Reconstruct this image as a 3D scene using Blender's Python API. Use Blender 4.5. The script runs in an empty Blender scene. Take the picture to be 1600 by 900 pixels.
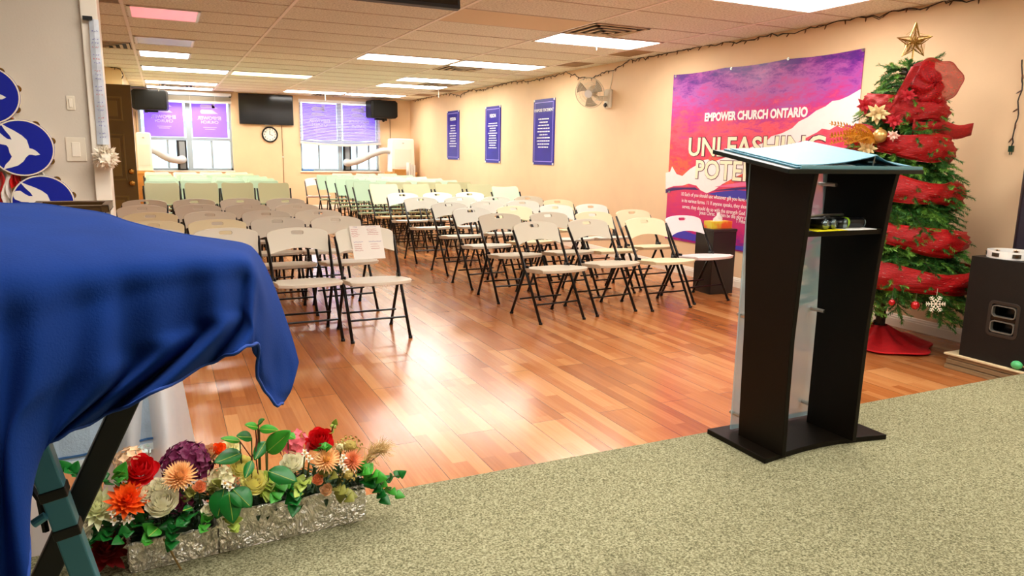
import bpy, bmesh, math, random
from mathutils import Vector, Matrix
R = random.Random(7)
PI = math.pi
SC = bpy.context.scene
COL = SC.collection

# ------------------------------------------------------------------ camera
EYE = 1.308
FPX = 1140.74
YAW, PITCH, ROLL = .443874778, .183329501, .0168654237
_f = Vector((math.sin(YAW)*math.cos(PITCH), math.cos(YAW)*math.cos(PITCH), -math.sin(PITCH)))
_r = Vector((math.cos(YAW), -math.sin(YAW), 0)); _u = _r.cross(_f)
CR = _r*math.cos(ROLL)+_u*math.sin(ROLL); CU = -_r*math.sin(ROLL)+_u*math.cos(ROLL); CF = _f
cam = bpy.data.objects.new('camera', bpy.data.cameras.new('camera')); COL.objects.link(cam)
cam.matrix_world = Matrix(((CR.x, CU.x, -CF.x, 0), (CR.y, CU.y, -CF.y, 0), (CR.z, CU.z, -CF.z, EYE), (0, 0, 0, 1)))
cam.data.sensor_width = 36; cam.data.lens = FPX/1600*36; cam.data.clip_start = .05; cam.data.clip_end = 200
SC.camera = cam

# ------------------------------------------------------------------ world, exposure
SC.view_settings.view_transform = 'Standard'; SC.view_settings.look = 'None'
SC.view_settings.gamma = 1; SC.view_settings.use_curve_mapping = False
SC.view_settings.exposure = 0.6
LAMP = 11.0          # ceiling diffuser strength
SKY = 3.6
SC.cycles.max_bounces = 8; SC.cycles.diffuse_bounces = 5; SC.cycles.transparent_max_bounces = 16
SC.cycles.use_denoising = True
SC.cycles.sample_clamp_indirect = 8
W = bpy.data.worlds.new('sky'); SC.world = W; W.use_nodes = True
wn = W.node_tree.nodes; wb = wn['Background']; wb.inputs[1].default_value = SKY
wb.inputs[0].default_value = (.93, .97, 1, 1)


def at(px, py, ax, v):
    """world point where the sight line of a photo pixel meets the plane x, y or z = v"""
    d = CR*((px-800)/FPX)-CU*((py-450)/FPX)+CF
    o = Vector((0, 0, EYE)); i = 'xyz'.index(ax)
    return o+d*((v-o[i])/d[i])


# ------------------------------------------------------------------ materials
def lin(c):
    if isinstance(c, str):
        c = [int(c[i:i+2], 16)/255 for i in (1, 3, 5)]
        c = [x/12.92 if x <= .04045 else ((x+.055)/1.055)**2.4 for x in c]
    return (c[0], c[1], c[2], 1)


MATS = {}


def mat(name, col, rough=.6, metal=0, noise=0, nscale=20, bump=0, bscale=60, emit=0, spec=None, trans=0, coat=0, alpha=1, stretch=None):
    if name in MATS:
        return MATS[name]
    m = bpy.data.materials.new(name); m.use_nodes = True; nt = m.node_tree; b = nt.nodes['Principled BSDF']
    c = lin(col)
    b.inputs['Base Color'].default_value = c; b.inputs['Roughness'].default_value = rough; b.inputs['Metallic'].default_value = metal
    if spec is not None: b.inputs['Specular IOR Level'].default_value = spec
    if coat: b.inputs['Coat Weight'].default_value = coat
    tc = nt.nodes.new('ShaderNodeTexCoord'); src = tc.outputs['Object']
    if stretch:
        mp = nt.nodes.new('ShaderNodeMapping'); mp.inputs['Scale'].default_value = stretch; nt.links.new(src, mp.inputs[0]); src = mp.outputs[0]
    if noise:
        n = nt.nodes.new('ShaderNodeTexNoise'); n.inputs['Scale'].default_value = nscale; n.inputs['Detail'].default_value = 4
        nt.links.new(src, n.inputs['Vector'])
        mr = nt.nodes.new('ShaderNodeMapRange'); mr.inputs['From Min'].default_value = .3; mr.inputs['From Max'].default_value = .7
        mr.inputs['To Min'].default_value = 1-noise; mr.inputs['To Max'].default_value = 1+noise
        nt.links.new(n.outputs[0], mr.inputs[0])
        mx = nt.nodes.new('ShaderNodeVectorMath'); mx.operation = 'SCALE'; mx.inputs[0].default_value = c[:3]
        nt.links.new(mr.outputs[0], mx.inputs['Scale']); nt.links.new(mx.outputs[0], b.inputs['Base Color'])
    if bump:
        n2 = nt.nodes.new('ShaderNodeTexNoise'); n2.inputs['Scale'].default_value = bscale; n2.inputs['Detail'].default_value = 3
        nt.links.new(src, n2.inputs['Vector'])
        bp = nt.nodes.new('ShaderNodeBump'); bp.inputs['Strength'].default_value = bump; bp.inputs['Distance'].default_value = .01
        nt.links.new(n2.outputs[0], bp.inputs['Height']); nt.links.new(bp.outputs[0], b.inputs['Normal'])
    if emit:
        b.inputs['Emission Color'].default_value = c; b.inputs['Emission Strength'].default_value = emit
    if trans:      # light shines through thin cloth, paper, petals
        t = nt.nodes.new('ShaderNodeBsdfTranslucent'); t.inputs[0].default_value = c
        ms = nt.nodes.new('ShaderNodeMixShader'); ms.inputs[0].default_value = trans
        o = nt.nodes['Material Output']
        nt.links.new(b.outputs[0], ms.inputs[1]); nt.links.new(t.outputs[0], ms.inputs[2]); nt.links.new(ms.outputs[0], o.inputs[0])
    if alpha < 1:
        t = nt.nodes.new('ShaderNodeBsdfTransparent'); ms = nt.nodes.new('ShaderNodeMixShader'); ms.inputs[0].default_value = alpha
        o = nt.nodes['Material Output']; src2 = o.inputs[0].links[0].from_socket
        nt.links.new(t.outputs[0], ms.inputs[1]); nt.links.new(src2, ms.inputs[2]); nt.links.new(ms.outputs[0], o.inputs[0])
    MATS[name] = m
    return m


def m_floor():
    m = bpy.data.materials.new('laminate'); m.use_nodes = True; nt = m.node_tree; N = nt.nodes; L = nt.links; b = N['Principled BSDF']
    tc = N.new('ShaderNodeTexCoord'); mp = N.new('ShaderNodeMapping'); mp.inputs['Rotation'].default_value = (0, 0, PI/2)
    L.new(tc.outputs['Object'], mp.inputs[0])
    br = N.new('ShaderNodeTexBrick'); br.inputs['Scale'].default_value = 1; br.inputs['Brick Width'].default_value = 1.28; br.inputs['Row Height'].default_value = .195
    br.inputs['Mortar Size'].default_value = .0012; br.offset = .37
    br.inputs['Color1'].default_value = (0, 0, 0, 1); br.inputs['Color2'].default_value = (1, 1, 1, 1); br.inputs['Mortar'].default_value = (.5, .5, .5, 1)
    L.new(mp.outputs[0], br.inputs[0])
    # three narrow strips in every plank
    br2 = N.new('ShaderNodeTexBrick'); br2.inputs['Scale'].default_value = 1; br2.inputs['Brick Width'].default_value = .62; br2.inputs['Row Height'].default_value = .065
    br2.inputs['Mortar Size'].default_value = 0; br2.offset = .43
    br2.inputs['Color1'].default_value = (0, 0, 0, 1); br2.inputs['Color2'].default_value = (1, 1, 1, 1)
    L.new(mp.outputs[0], br2.inputs[0])
    st = N.new('ShaderNodeMapping'); st.inputs['Scale'].default_value = (1.2, 22, 1); L.new(mp.outputs[0], st.inputs[0])
    gr = N.new('ShaderNodeTexNoise'); gr.inputs['Scale'].default_value = 3; gr.inputs['Detail'].default_value = 6; L.new(st.outputs[0], gr.inputs[0])
    a = N.new('ShaderNodeMix'); a.data_type = 'FLOAT'; a.inputs[0].default_value = .5
    L.new(br.outputs[0], a.inputs[2]); L.new(br2.outputs[0], a.inputs[3])
    a2 = N.new('ShaderNodeMix'); a2.data_type = 'FLOAT'; a2.inputs[0].default_value = .32
    L.new(a.outputs[0], a2.inputs[2]); L.new(gr.outputs[0], a2.inputs[3])
    cr = N.new('ShaderNodeValToRGB'); e = cr.color_ramp.elements
    e[0].position = .15; e[0].color = lin('#8a4822'); e[1].position = .85; e[1].color = lin('#d3965e')
    x = e.new(.5); x.color = lin('#b26c38')
    L.new(a2.outputs[0], cr.inputs[0])
    dk = N.new('ShaderNodeMix'); dk.data_type = 'RGBA'; dk.blend_type = 'MIX'; L.new(br.outputs['Fac'], dk.inputs[0])
    L.new(cr.outputs[0], dk.inputs[6]); dk.inputs[7].default_value = lin('#4a2412')
    L.new(dk.outputs[2], b.inputs['Base Color'])
    rr = N.new('ShaderNodeMapRange'); rr.inputs['To Min'].default_value = .15; rr.inputs['To Max'].default_value = .26; L.new(gr.outputs[0], rr.inputs[0]); L.new(rr.outputs[0], b.inputs['Roughness'])
    b.inputs['Specular IOR Level'].default_value = .85
    bp = N.new('ShaderNodeBump'); bp.inputs['Strength'].default_value = .12; bp.inputs['Distance'].default_value = .003; L.new(gr.outputs[0], bp.inputs['Height']); L.new(bp.outputs[0], b.inputs['Normal'])
    return m


def m_carpet():
    m = bpy.data.materials.new('carpet'); m.use_nodes = True; nt = m.node_tree; N = nt.nodes; L = nt.links; b = N['Principled BSDF']
    tc = N.new('ShaderNodeTexCoord')
    n = N.new('ShaderNodeTexNoise'); n.inputs['Scale'].default_value = 170; n.inputs['Detail'].default_value = 3; n.inputs['Roughness'].default_value = .7; L.new(tc.outputs['Object'], n.inputs[0])
    cr = N.new('ShaderNodeValToRGB'); e = cr.color_ramp.elements
    e[0].position = .36; e[0].color = lin('#5a5840'); e[1].position = .66; e[1].color = lin('#bfbb9a'); x = e.new(.5); x.color = lin('#928f6e')
    L.new(n.outputs[0], cr.inputs[0])
    n2 = N.new('ShaderNodeTexNoise'); n2.inputs['Scale'].default_value = 1.3; n2.inputs['Detail'].default_value = 3; L.new(tc.outputs['Object'], n2.inputs[0])
    # worn grey stain near the middle of the stage
    vs = N.new('ShaderNodeVectorMath'); vs.operation = 'DISTANCE'; L.new(tc.outputs['Object'], vs.inputs[0]); vs.inputs[1].default_value = (1.12, 1.55, .15)
    ad = N.new('ShaderNodeMath'); ad.operation = 'ADD'; L.new(vs.outputs['Value'], ad.inputs[0])
    n3 = N.new('ShaderNodeTexNoise'); n3.inputs['Scale'].default_value = 22; L.new(tc.outputs['Object'], n3.inputs[0])
    ml = N.new('ShaderNodeMath'); ml.operation = 'MULTIPLY'; ml.inputs[1].default_value = .12; L.new(n3.outputs[0], ml.inputs[0]); L.new(ml.outputs[0], ad.inputs[1])
    mr = N.new('ShaderNodeMapRange'); mr.inputs['From Min'].default_value = .08; mr.inputs['From Max'].default_value = .14; mr.inputs['To Min'].default_value = .35; mr.inputs['To Max'].default_value = 0
    L.new(ad.outputs[0], mr.inputs[0])
    mx = N.new('ShaderNodeMix'); mx.data_type = 'RGBA'; L.new(mr.outputs[0], mx.inputs[0]); L.new(cr.outputs[0], mx.inputs[6]); mx.inputs[7].default_value = lin('#5c5644')
    mr2 = N.new('ShaderNodeMapRange'); mr2.inputs['To Min'].default_value = .86; mr2.inputs['To Max'].default_value = 1.12; L.new(n2.outputs[0], mr2.inputs[0])
    sc = N.new('ShaderNodeVectorMath'); sc.operation = 'SCALE'; L.new(mx.outputs[2], sc.inputs[0]); L.new(mr2.outputs[0], sc.inputs['Scale'])
    L.new(sc.outputs[0], b.inputs['Base Color']); b.inputs['Roughness'].default_value = 1; b.inputs['Specular IOR Level'].default_value = .1
    bp = N.new('ShaderNodeBump'); bp.inputs['Strength'].default_value = .8; bp.inputs['Distance'].default_value = .008; L.new(n.outputs[0], bp.inputs['Height']); L.new(bp.outputs[0], b.inputs['Normal'])
    return m


def m_sunset():
    """the banner's printed sky: bands of purple, magenta, pink and orange cloud (object z runs up the banner)"""
    m = bpy.data.materials.new('sunset_print'); m.use_nodes = True; nt = m.node_tree; N = nt.nodes; L = nt.links; b = N['Principled BSDF']
    tc = N.new('ShaderNodeTexCoord'); sp = N.new('ShaderNodeSeparateXYZ'); L.new(tc.outputs['Object'], sp.inputs[0])
    st = N.new('ShaderNodeMapping'); st.inputs['Scale'].default_value = (1, 1.5, 4.4); st.inputs['Rotation'].default_value = (-.2, 0, 0); L.new(tc.outputs['Object'], st.inputs[0])
    n = N.new('ShaderNodeTexNoise'); n.inputs['Scale'].default_value = 2.6; n.inputs['Detail'].default_value = 12; n.inputs['Roughness'].default_value = .74; n.inputs['Distortion'].default_value = .2; L.new(st.outputs[0], n.inputs[0])
    nm = N.new('ShaderNodeMapRange'); nm.inputs['To Min'].default_value = -.75; nm.inputs['To Max'].default_value = .75; L.new(n.outputs[0], nm.inputs[0])
    ad = N.new('ShaderNodeMath'); L.new(sp.outputs['Z'], ad.inputs[0]); L.new(nm.outputs[0], ad.inputs[1])
    mr = N.new('ShaderNodeMapRange'); mr.inputs['From Min'].default_value = .3; mr.inputs['From Max'].default_value = 2.25; L.new(ad.outputs[0], mr.inputs[0])
    cr = N.new('ShaderNodeValToRGB'); e = cr.color_ramp.elements
    e[0].position = 0; e[0].color = lin('#8a1a8c'); e[1].position = 1; e[1].color = lin('#5a148c')
    for p, c in ((.1, '#c81e78'), (.25, '#d62a6e'), (.38, '#e0305c'), (.44, '#f4683c'), (.52, '#e8305e'), (.64, '#f0586c'), (.74, '#cc2a8a'), (.86, '#b052b0'), (.93, '#8a2a9c')):
        x = e.new(p); x.color = lin(c)
    L.new(mr.outputs[0], cr.inputs[0]); L.new(cr.outputs[0], b.inputs['Base Color'])
    b.inputs['Roughness'].default_value = .38
    w = N.new('ShaderNodeTexNoise'); w.inputs['Scale'].default_value = 1.6; L.new(tc.outputs['Object'], w.inputs[0])
    bp = N.new('ShaderNodeBump'); bp.inputs['Strength'].default_value = .35; bp.inputs['Distance'].default_value = .08; L.new(w.outputs[0], bp.inputs['Height']); L.new(bp.outputs[0], b.inputs['Normal'])
    return m


def m_cloth():
    m = mat('blue_cloth', '#042a6c', .95, spec=.2, noise=.10, nscale=9)
    nt = m.node_tree; N = nt.nodes; L = nt.links; b = N['Principled BSDF']
    tc = N.new('ShaderNodeTexCoord')
    w1 = N.new('ShaderNodeTexWave'); w1.inputs['Scale'].default_value = 160; w1.inputs['Distortion'].default_value = .6; w1.bands_direction = 'DIAGONAL'; L.new(tc.outputs['UV'], w1.inputs[0])
    n = N.new('ShaderNodeTexNoise'); n.inputs['Scale'].default_value = 260; L.new(tc.outputs['Object'], n.inputs[0])
    ad = N.new('ShaderNodeMath'); L.new(w1.outputs['Fac'], ad.inputs[0]); L.new(n.outputs[0], ad.inputs[1])
    bp = N.new('ShaderNodeBump'); bp.inputs['Strength'].default_value = .25; bp.inputs['Distance'].default_value = .002; L.new(n.outputs[0], bp.inputs['Height']); L.new(bp.outputs[0], b.inputs['Normal'])
    b.inputs['Sheen Weight'].default_value = .06
    b.inputs['Sheen Tint'].default_value = lin('#3f86ff')
    return m


def m_foil():
    m = mat('foil', '#fffaf0', .3, .82)
    nt = m.node_tree; N = nt.nodes; L = nt.links; b = N['Principled BSDF']
    tc = N.new('ShaderNodeTexCoord'); v = N.new('ShaderNodeTexVoronoi'); v.inputs['Scale'].default_value = 16; v.feature = 'F1'
    n = N.new('ShaderNodeTexNoise'); n.inputs['Scale'].default_value = 7; n.inputs['Detail'].default_value = 6; n.inputs['Distortion'].default_value = .3
    L.new(tc.outputs['Object'], n.inputs[0]); L.new(n.outputs['Color'], v.inputs[0])
    ad = N.new('ShaderNodeMath'); L.new(v.outputs[0], ad.inputs[0]); L.new(n.outputs[0], ad.inputs[1])
    bp = N.new('ShaderNodeBump'); bp.inputs['Strength'].default_value = .75; bp.inputs['Distance'].default_value = .02; L.new(ad.outputs[0], bp.inputs['Height']); L.new(bp.outputs[0], b.inputs['Normal'])
    return m


# ------------------------------------------------------------------ mesh builder
class MB:
    def __init__(s): s.v = []; s.f = []
    def add(s, vs, fs):
        o = len(s.v); s.v += [tuple(v) for v in vs]; s.f += [tuple(i+o for i in f) for f in fs]; return s
    def box(s, x0, y0, z0, x1, y1, z1, M=None):
        vs = [Vector(p) for p in ((x0, y0, z0), (x1, y0, z0), (x1, y1, z0), (x0, y1, z0), (x0, y0, z1), (x1, y0, z1), (x1, y1, z1), (x0, y1, z1))]
        if M: vs = [M @ v for v in vs]
        return s.add(vs, [(0, 3, 2, 1), (4, 5, 6, 7), (0, 1, 5, 4), (1, 2, 6, 5), (2, 3, 7, 6), (3, 0, 4, 7)])
    def tube(s, pts, r, n=8, cap=True):
        pts = [Vector(p) for p in pts]; rs = r if isinstance(r, (list, tuple)) else [r]*len(pts)
        vs = []; fs = []; up = None
        for i, p in enumerate(pts):
            t = (pts[min(i+1, len(pts)-1)]-pts[max(i-1, 0)])
            t = t.normalized() if t.length > 1e-9 else Vector((0, 0, 1))
            if up is None:
                up = Vector((0, 0, 1)) if abs(t.z) < .9 else Vector((1, 0, 0))
            a = t.cross(up)
            if a.length < 1e-6: a = t.orthogonal()
            a.normalize(); b = t.cross(a).normalized(); up = -b
            for k in range(n):
                q = 2*PI*k/n; vs.append(p+a*math.cos(q)*rs[i]+b*math.sin(q)*rs[i])
        for i in range(len(pts)-1):
            for k in range(n):
                fs.append((i*n+k, i*n+(k+1) % n, (i+1)*n+(k+1) % n, (i+1)*n+k))
        if cap: fs += [tuple(range(n))[::-1], tuple((len(pts)-1)*n+k for k in range(n))]
        return s.add(vs, fs)
    def lathe(s, prof, n=24, M=None, closed=False):
        vs = []; fs = []
        for (r, z) in prof:
            for k in range(n):
                q = 2*PI*k/n; v = Vector((r*math.cos(q), r*math.sin(q), z)); vs.append(M @ v if M else v)
        m = len(prof)
        for i in range(m if closed else m-1):
            j = (i+1) % m
            for k in range(n): fs.append((i*n+k, i*n+(k+1) % n, j*n+(k+1) % n, j*n+k))
        if not closed:
            fs += [tuple(range(n))[::-1], tuple((m-1)*n+k for k in range(n))]
        return s.add(vs, fs)
    def prism(s, poly, d0, d1, M):
        """2-D polygon (u,v) pushed from depth d0 to d1; M maps (u,v,d) to the place"""
        n = len(poly); vs = [M @ Vector((a, b, d0)) for a, b in poly]+[M @ Vector((a, b, d1)) for a, b in poly]
        fs = [tuple(range(n))[::-1], tuple(range(n, 2*n))]+[(i, (i+1) % n, n+(i+1) % n, n+i) for i in range(n)]
        return s.add(vs, fs)
    def grid(s, P):
        h = len(P); w = len(P[0]); vs = [p for r in P for p in r]
        return s.add(vs, [(i*w+j, i*w+j+1, (i+1)*w+j+1, (i+1)*w+j) for i in range(h-1) for j in range(w-1)])
    def ball(s, c, r, n=14, m=9, sc=(1, 1, 1)):
        c = Vector(c); prof = []
        vs = []; fs = []
        for i in range(m+1):
            t = PI*i/m
            for k in range(n):
                q = 2*PI*k/n; vs.append(c+Vector((r*sc[0]*math.sin(t)*math.cos(q), r*sc[1]*math.sin(t)*math.sin(q), r*sc[2]*math.cos(t))))
        for i in range(m):
            for k in range(n): fs.append((i*n+k, (i+1)*n+k, (i+1)*n+(k+1) % n, i*n+(k+1) % n))
        return s.add(vs, fs)
    def mesh(s, name):
        me = bpy.data.meshes.new(name); me.from_pydata(s.v, [], s.f); me.update()
        bm = bmesh.new(); bm.from_mesh(me); bmesh.ops.remove_doubles(bm, verts=bm.verts, dist=1e-5)
        bmesh.ops.recalc_face_normals(bm, faces=bm.faces); bm.to_mesh(me); bm.free()
        return me
    def build(s, name, m, parent=None, smooth=False, bevel=0, solid=0, seg=2, raw=False, subsurf=0):
        if raw:
            me = bpy.data.meshes.new(name); me.from_pydata(s.v, [], s.f); me.update()
        else: me = s.mesh(name)
        if m:
            for mm in (m if isinstance(m, (list, tuple)) else [m]): me.materials.append(mm)
        if smooth:
            for p in me.polygons: p.use_smooth = True
        o = bpy.data.objects.new(name, me); COL.objects.link(o)
        if parent: o.parent = parent
        if solid:
            q = o.modifiers.new('solid', 'SOLIDIFY'); q.thickness = solid; q.offset = 0
        if subsurf:
            q = o.modifiers.new('sub', 'SUBSURF'); q.levels = q.render_levels = subsurf
        if bevel:
            q = o.modifiers.new('bevel', 'BEVEL'); q.width = bevel; q.segments = seg; q.limit_method = 'ANGLE'; q.angle_limit = math.radians(40)
        return o


def smooth_angle(o, deg=35):
    me = o.data; me.polygons.foreach_set('use_smooth', [True]*len(me.polygons))
    bm = bmesh.new(); bm.from_mesh(me)
    for e in bm.edges:
        if len(e.link_faces) == 2 and e.calc_face_angle(0) > math.radians(deg): e.smooth = False
    bm.to_mesh(me); bm.free(); return o


def tag(o, label, cat, group=None):
    o['label'] = label; o['category'] = cat
    if group: o['group'] = group
    return o


def struct(o): o['kind'] = 'structure'; return o


def thing(name, label, cat, loc=(0, 0, 0), rz=0, group=None):
    o = bpy.data.objects.new(name, None); COL.objects.link(o); o.location = loc; o.rotation_euler = (0, 0, rz); o.empty_display_size = .05
    return tag(o, label, cat, group)


def copy_tree(o, parent=None):
    c = o.copy(); COL.objects.link(c); c.parent = parent
    for ch in list(o.children): copy_tree(ch, c)
    return c


def text(s, size, m, M, parent, name='lettering', align='CENTER', ext=.0006, sx=1, bold=0):
    cu = bpy.data.curves.new(name, 'FONT'); cu.body = s; cu.size = size; cu.align_x = align; cu.align_y = 'CENTER'; cu.extrude = ext; cu.offset = bold
    cu.resolution_u = 3
    cu.materials.append(m); c = bpy.data.objects.new(name, cu); COL.objects.link(c); bpy.context.view_layer.update()
    me = bpy.data.meshes.new_from_object(c.evaluated_get(bpy.context.evaluated_depsgraph_get())); me.name = name
    bpy.data.objects.remove(c); bpy.data.curves.remove(cu)
    if not me.materials: me.materials.append(m)
    o = bpy.data.objects.new(name, me); COL.objects.link(o); o.parent = parent
    o.matrix_local = M @ Matrix.Diagonal((sx, 1, 1, 1)); return o


def frame_M(o, X, Y):
    X = Vector(X).normalized(); Y = Vector(Y).normalized(); Z = X.cross(Y)
    return Matrix(((X.x, Y.x, Z.x, o[0]), (X.y, Y.y, Z.y, o[1]), (X.z, Y.z, Z.z, o[2]), (0, 0, 0, 1)))


ORD = ['first', 'second', 'third', 'fourth', 'fifth', 'sixth', 'seventh', 'eighth']
black = mat('black_metal', '#0c0d0e', .35, .3)
white_pl = mat('white_plastic', '#e8e6e0', .4)
grey_pl = mat('grey_plastic', '#b9b9b4', .4)
brass = mat('brass', '#c89a4a', .25, 1)
steel = mat('steel', '#b8b8b4', .3, 1)
blackp = mat('black_plastic', '#1b1a17', .42)
glossk = mat('black_gloss', '#060608', .12)

# ================================================================== THE ROOM
XR, YF, ZC, ZS, YS = 5.20, 16.52, 2.437, .15, 2.315
XL = -1.2
m_wall = mat('wall_paint', '#efcea4', .6, noise=.03, nscale=3, bump=.06, bscale=90)
m_wall2 = mat('wall_paint_stage', '#d0c6b6', .7, noise=.03, nscale=3, bump=.06, bscale=90)
m_trim = mat('white_trim', '#efe6d6', .4)
struct(MB().box(-4.2, -2.7, -.1, 5.4, 16.8, 0).build('floor', m_floor()))
struct(MB().box(-4.0, -2.5, 0.001, 5.195, YS, ZS).build('floor_stage', m_carpet(), bevel=.012))
struct(MB().box(XR, -2.7, 0, XR+.15, YF+.2, ZC+.2).build('wall_right', m_wall))
# far wall with two window openings
W1 = (-.38, 1.35, .84, 2.36); W2 = (2.73, 4.47, .84, 2.36)
fw = MB(); y0, y1 = YF, YF+.25
fw.box(XL-.2, y0, 0, W1[0], y1, ZC+.2); fw.box(W1[1], y0, 0, W2[0], y1, ZC+.2); fw.box(W2[1], y0, 0, XR+.1, y1, ZC+.2)
for w in (W1, W2): fw.box(w[0], y0, 0, w[1], y1, w[2]); fw.box(w[0], y0, w[3], w[1], y1, ZC+.2)
struct(fw.build('wall_far', m_wall))
struct(MB().box(XL-.15, 4.25, 0, XL, YF, ZC+.2).build('wall_left', m_wall))
struct(MB().box(XL, 12.5, 0, -.46, YF-.001, ZC+.1).build('wall_closet', mat('closet_paint', '#e8cf95', .6)))
struct(MB().box(-4.2, 4.2, 0, -.31, 4.34, ZC+.2).build('wall_stage_side', m_wall2))
struct(MB().box(-.308, 4.17, 0, -.236, 4.36, ZC+.1).build('trim_1', m_trim, bevel=.004))
struct(MB().box(-4.15, -2.6, 0, -4.0, 4.2, ZC+.2).build('wall_stage_left', m_wall2))
struct(MB().box(-4.2, -2.65, 0, 5.2, -2.5, ZC+.2).build('wall_back', m_wall2))
# skirting along the right wall: a plain board with a moulded top edge
prof = [(0, 0), (.016, 0), (.016, .062), (.012, .066), (.012, .078), (.008, .084), (.007, .094), (0, .1)]
bb = MB().prism([(a, b) for a, b in prof], -2.49, YF-.001, Matrix(((-1, 0, 0, XR), (0, 0, 1, 0), (0, 1, 0, 0), (0, 0, 0, 1))))
struct(bb.build('baseboard_right', m_trim))
bb = MB().prism([(a, b) for a, b in prof], -.455, XR-.017, Matrix(((0, 0, 1, 0), (-1, 0, 0, YF), (0, 1, 0, 0), (0, 0, 0, 1))))
struct(bb.build('baseboard_far', m_trim))

# ceiling: tiles, T-bars
m_tile = bpy.data.materials.new('ceiling_tile'); m_tile.use_nodes = True
nt = m_tile.node_tree; N = nt.nodes; L = nt.links; b = N['Principled BSDF']; b.inputs['Roughness'].default_value = .9
tc = N.new('ShaderNodeTexCoord'); n = N.new('ShaderNodeTexNoise'); n.inputs['Scale'].default_value = 55; n.inputs['Detail'].default_value = 3; n.inputs['Roughness'].default_value = .8; L.new(tc.outputs['Object'], n.inputs[0])
cr = N.new('ShaderNodeValToRGB'); e = cr.color_ramp.elements; e[0].position = .34; e[0].color = lin('#c6bfab'); e[1].position = .56; e[1].color = lin('#f3efdf')
L.new(n.outputs[0], cr.inputs[0])
gs = N.new('ShaderNodeMapping'); gs.inputs['Location'].default_value = (.215/1.228, -.155/.62*0, 0); gs.inputs['Scale'].default_value = (1/1.228, 1/.62, 1); L.new(tc.outputs['Object'], gs.inputs[0])
wn_ = N.new('ShaderNodeVectorMath'); wn_.operation = 'FLOOR'
gs.inputs['Location'].default_value = (.215/1.228, -.15/.62, 0); L.new(gs.outputs[0], wn_.inputs[0])
wh = N.new('ShaderNodeTexWhiteNoise'); L.new(wn_.outputs[0], wh.inputs[0])
mr = N.new('ShaderNodeMapRange'); mr.inputs['To Min'].default_value = .93; mr.inputs['To Max'].default_value = 1.05; L.new(wh.outputs[0], mr.inputs[0])
sc = N.new('ShaderNodeVectorMath'); sc.operation = 'SCALE'; L.new(cr.outputs[0], sc.inputs[0]); L.new(mr.outputs[0], sc.inputs['Scale']); L.new(sc.outputs[0], b.inputs['Base Color'])
bp = N.new('ShaderNodeBump'); bp.inputs['Strength'].default_value = .4; bp.inputs['Distance'].default_value = .006; L.new(n.outputs[0], bp.inputs['Height']); L.new(bp.outputs[0], b.inputs['Normal'])
ceil = struct(MB().box(-4.2, -2.7, ZC, 5.4, 16.8, ZC+.1).build('ceiling', m_tile))
GX = [-.215+1.228*k for k in range(-3, 5)]
GY = [6.97+.62*k for k in range(-15, 16)]
m_tb = mat('t_bar', '#f6ece2', .5)
g = MB()
for x in GX: g.box(x-.013, -2.5, ZC-.006, x+.013, YF, ZC+.01)
o = g.build('main_bar', m_tb, ceil); o['kind'] = 'structure'
g = MB()
for y in GY: g.box(-4, y-.007, ZC-.004, XR, y+.007, ZC+.01)
o = g.build('cross_bar', mat('t_bar_cross', '#cdbba9', .6), ceil); o['kind'] = 'structure'

# ------------------------------------------------------------------ ceiling lights
m_dif = mat('diffuser_lit', '#fffaf2', .4, emit=LAMP)
m_dif_pink = mat('diffuser_pink', '#ff8c92', .4, emit=.55)
m_dif_off = mat('diffuser_off', '#b8a894', .35)
m_fr = mat('light_frame', '#efe8dd', .4)


def troffer(x0, x1, y0, y1, dif, label):
    t = thing('ceiling_light', label, 'ceiling light', ((x0+x1)/2, (y0+y1)/2, ZC), 0, 'troffers let into the ceiling')
    a, b_ = (x1-x0)/2-.014, (y1-y0)/2-.01
    f = MB()
    for q in ((-a, -b_, a, -b_+.02), (-a, b_-.02, a, b_), (-a, -b_, -a+.025, b_), (a-.025, -b_, a, b_)): f.box(q[0], q[1], -.010, q[2], q[3], .004)
    f.build('frame', m_fr, t)
    MB().box(-a+.024, -b_+.019, -.007, a-.024, b_-.019, -.001).build('diffuser', dif, t)
    return t


G = lambda k: -.215+1.228*k
Y = lambda k: 6.97+.62*k
troffer(3.47, 4.697, Y(-1), Y(0), m_dif, 'large bright white ceiling panel light in front of the slotted vent, above the wall fan')
troffer(G(3), G(4), Y(-5), Y(-4), m_dif, 'bright ceiling light cut off by the top edge, nearest the viewer')
troffer(G(2), G(3), Y(3), Y(4), m_dif, 'bright ceiling light, left half of the long pair in the middle of the room')
troffer(G(3), G(4), Y(3), Y(4), m_dif, 'bright ceiling light, right half of the long pair in the middle of the room')
troffer(G(3), G(4), Y(7), Y(8), m_dif, 'bright ceiling light just before the vent near the right wall')
troffer(G(3), G(4), Y(9), Y(10), m_dif, 'bright ceiling light just behind the vent near the right wall')
troffer(G(2), G(3), Y(13), Y(14), m_dif, 'bright ceiling light before the slatted blind, left of two')
troffer(G(3), G(4), Y(13), Y(14), m_dif, 'bright ceiling light by the far right speaker, right of two')
troffer(-.2, .39, Y(0), Y(1), m_dif_pink, 'half-length ceiling light glowing pink at upper left')
troffer(-.2, .41, Y(3), Y(4), m_dif_off, 'half-length unlit grey ceiling light behind the pink one')
troffer(-.2, .42, Y(5), Y(6), m_dif, 'half-length bright white ceiling light behind the unlit one')
troffer(G(0), G(1), Y(8), Y(9), m_dif, 'full-length bright ceiling light on the left, behind the half-length ones')
troffer(G(1), G(2), Y(8), Y(9), mat('diffuser_dim', '#fff2b8', .4, emit=2.2), 'yellowish dimmer ceiling light right of the full-length left one')
troffer(G(0), G(1), Y(12), Y(13), m_dif, 'bright ceiling light before the far left vent, above the raised blind')
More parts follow.
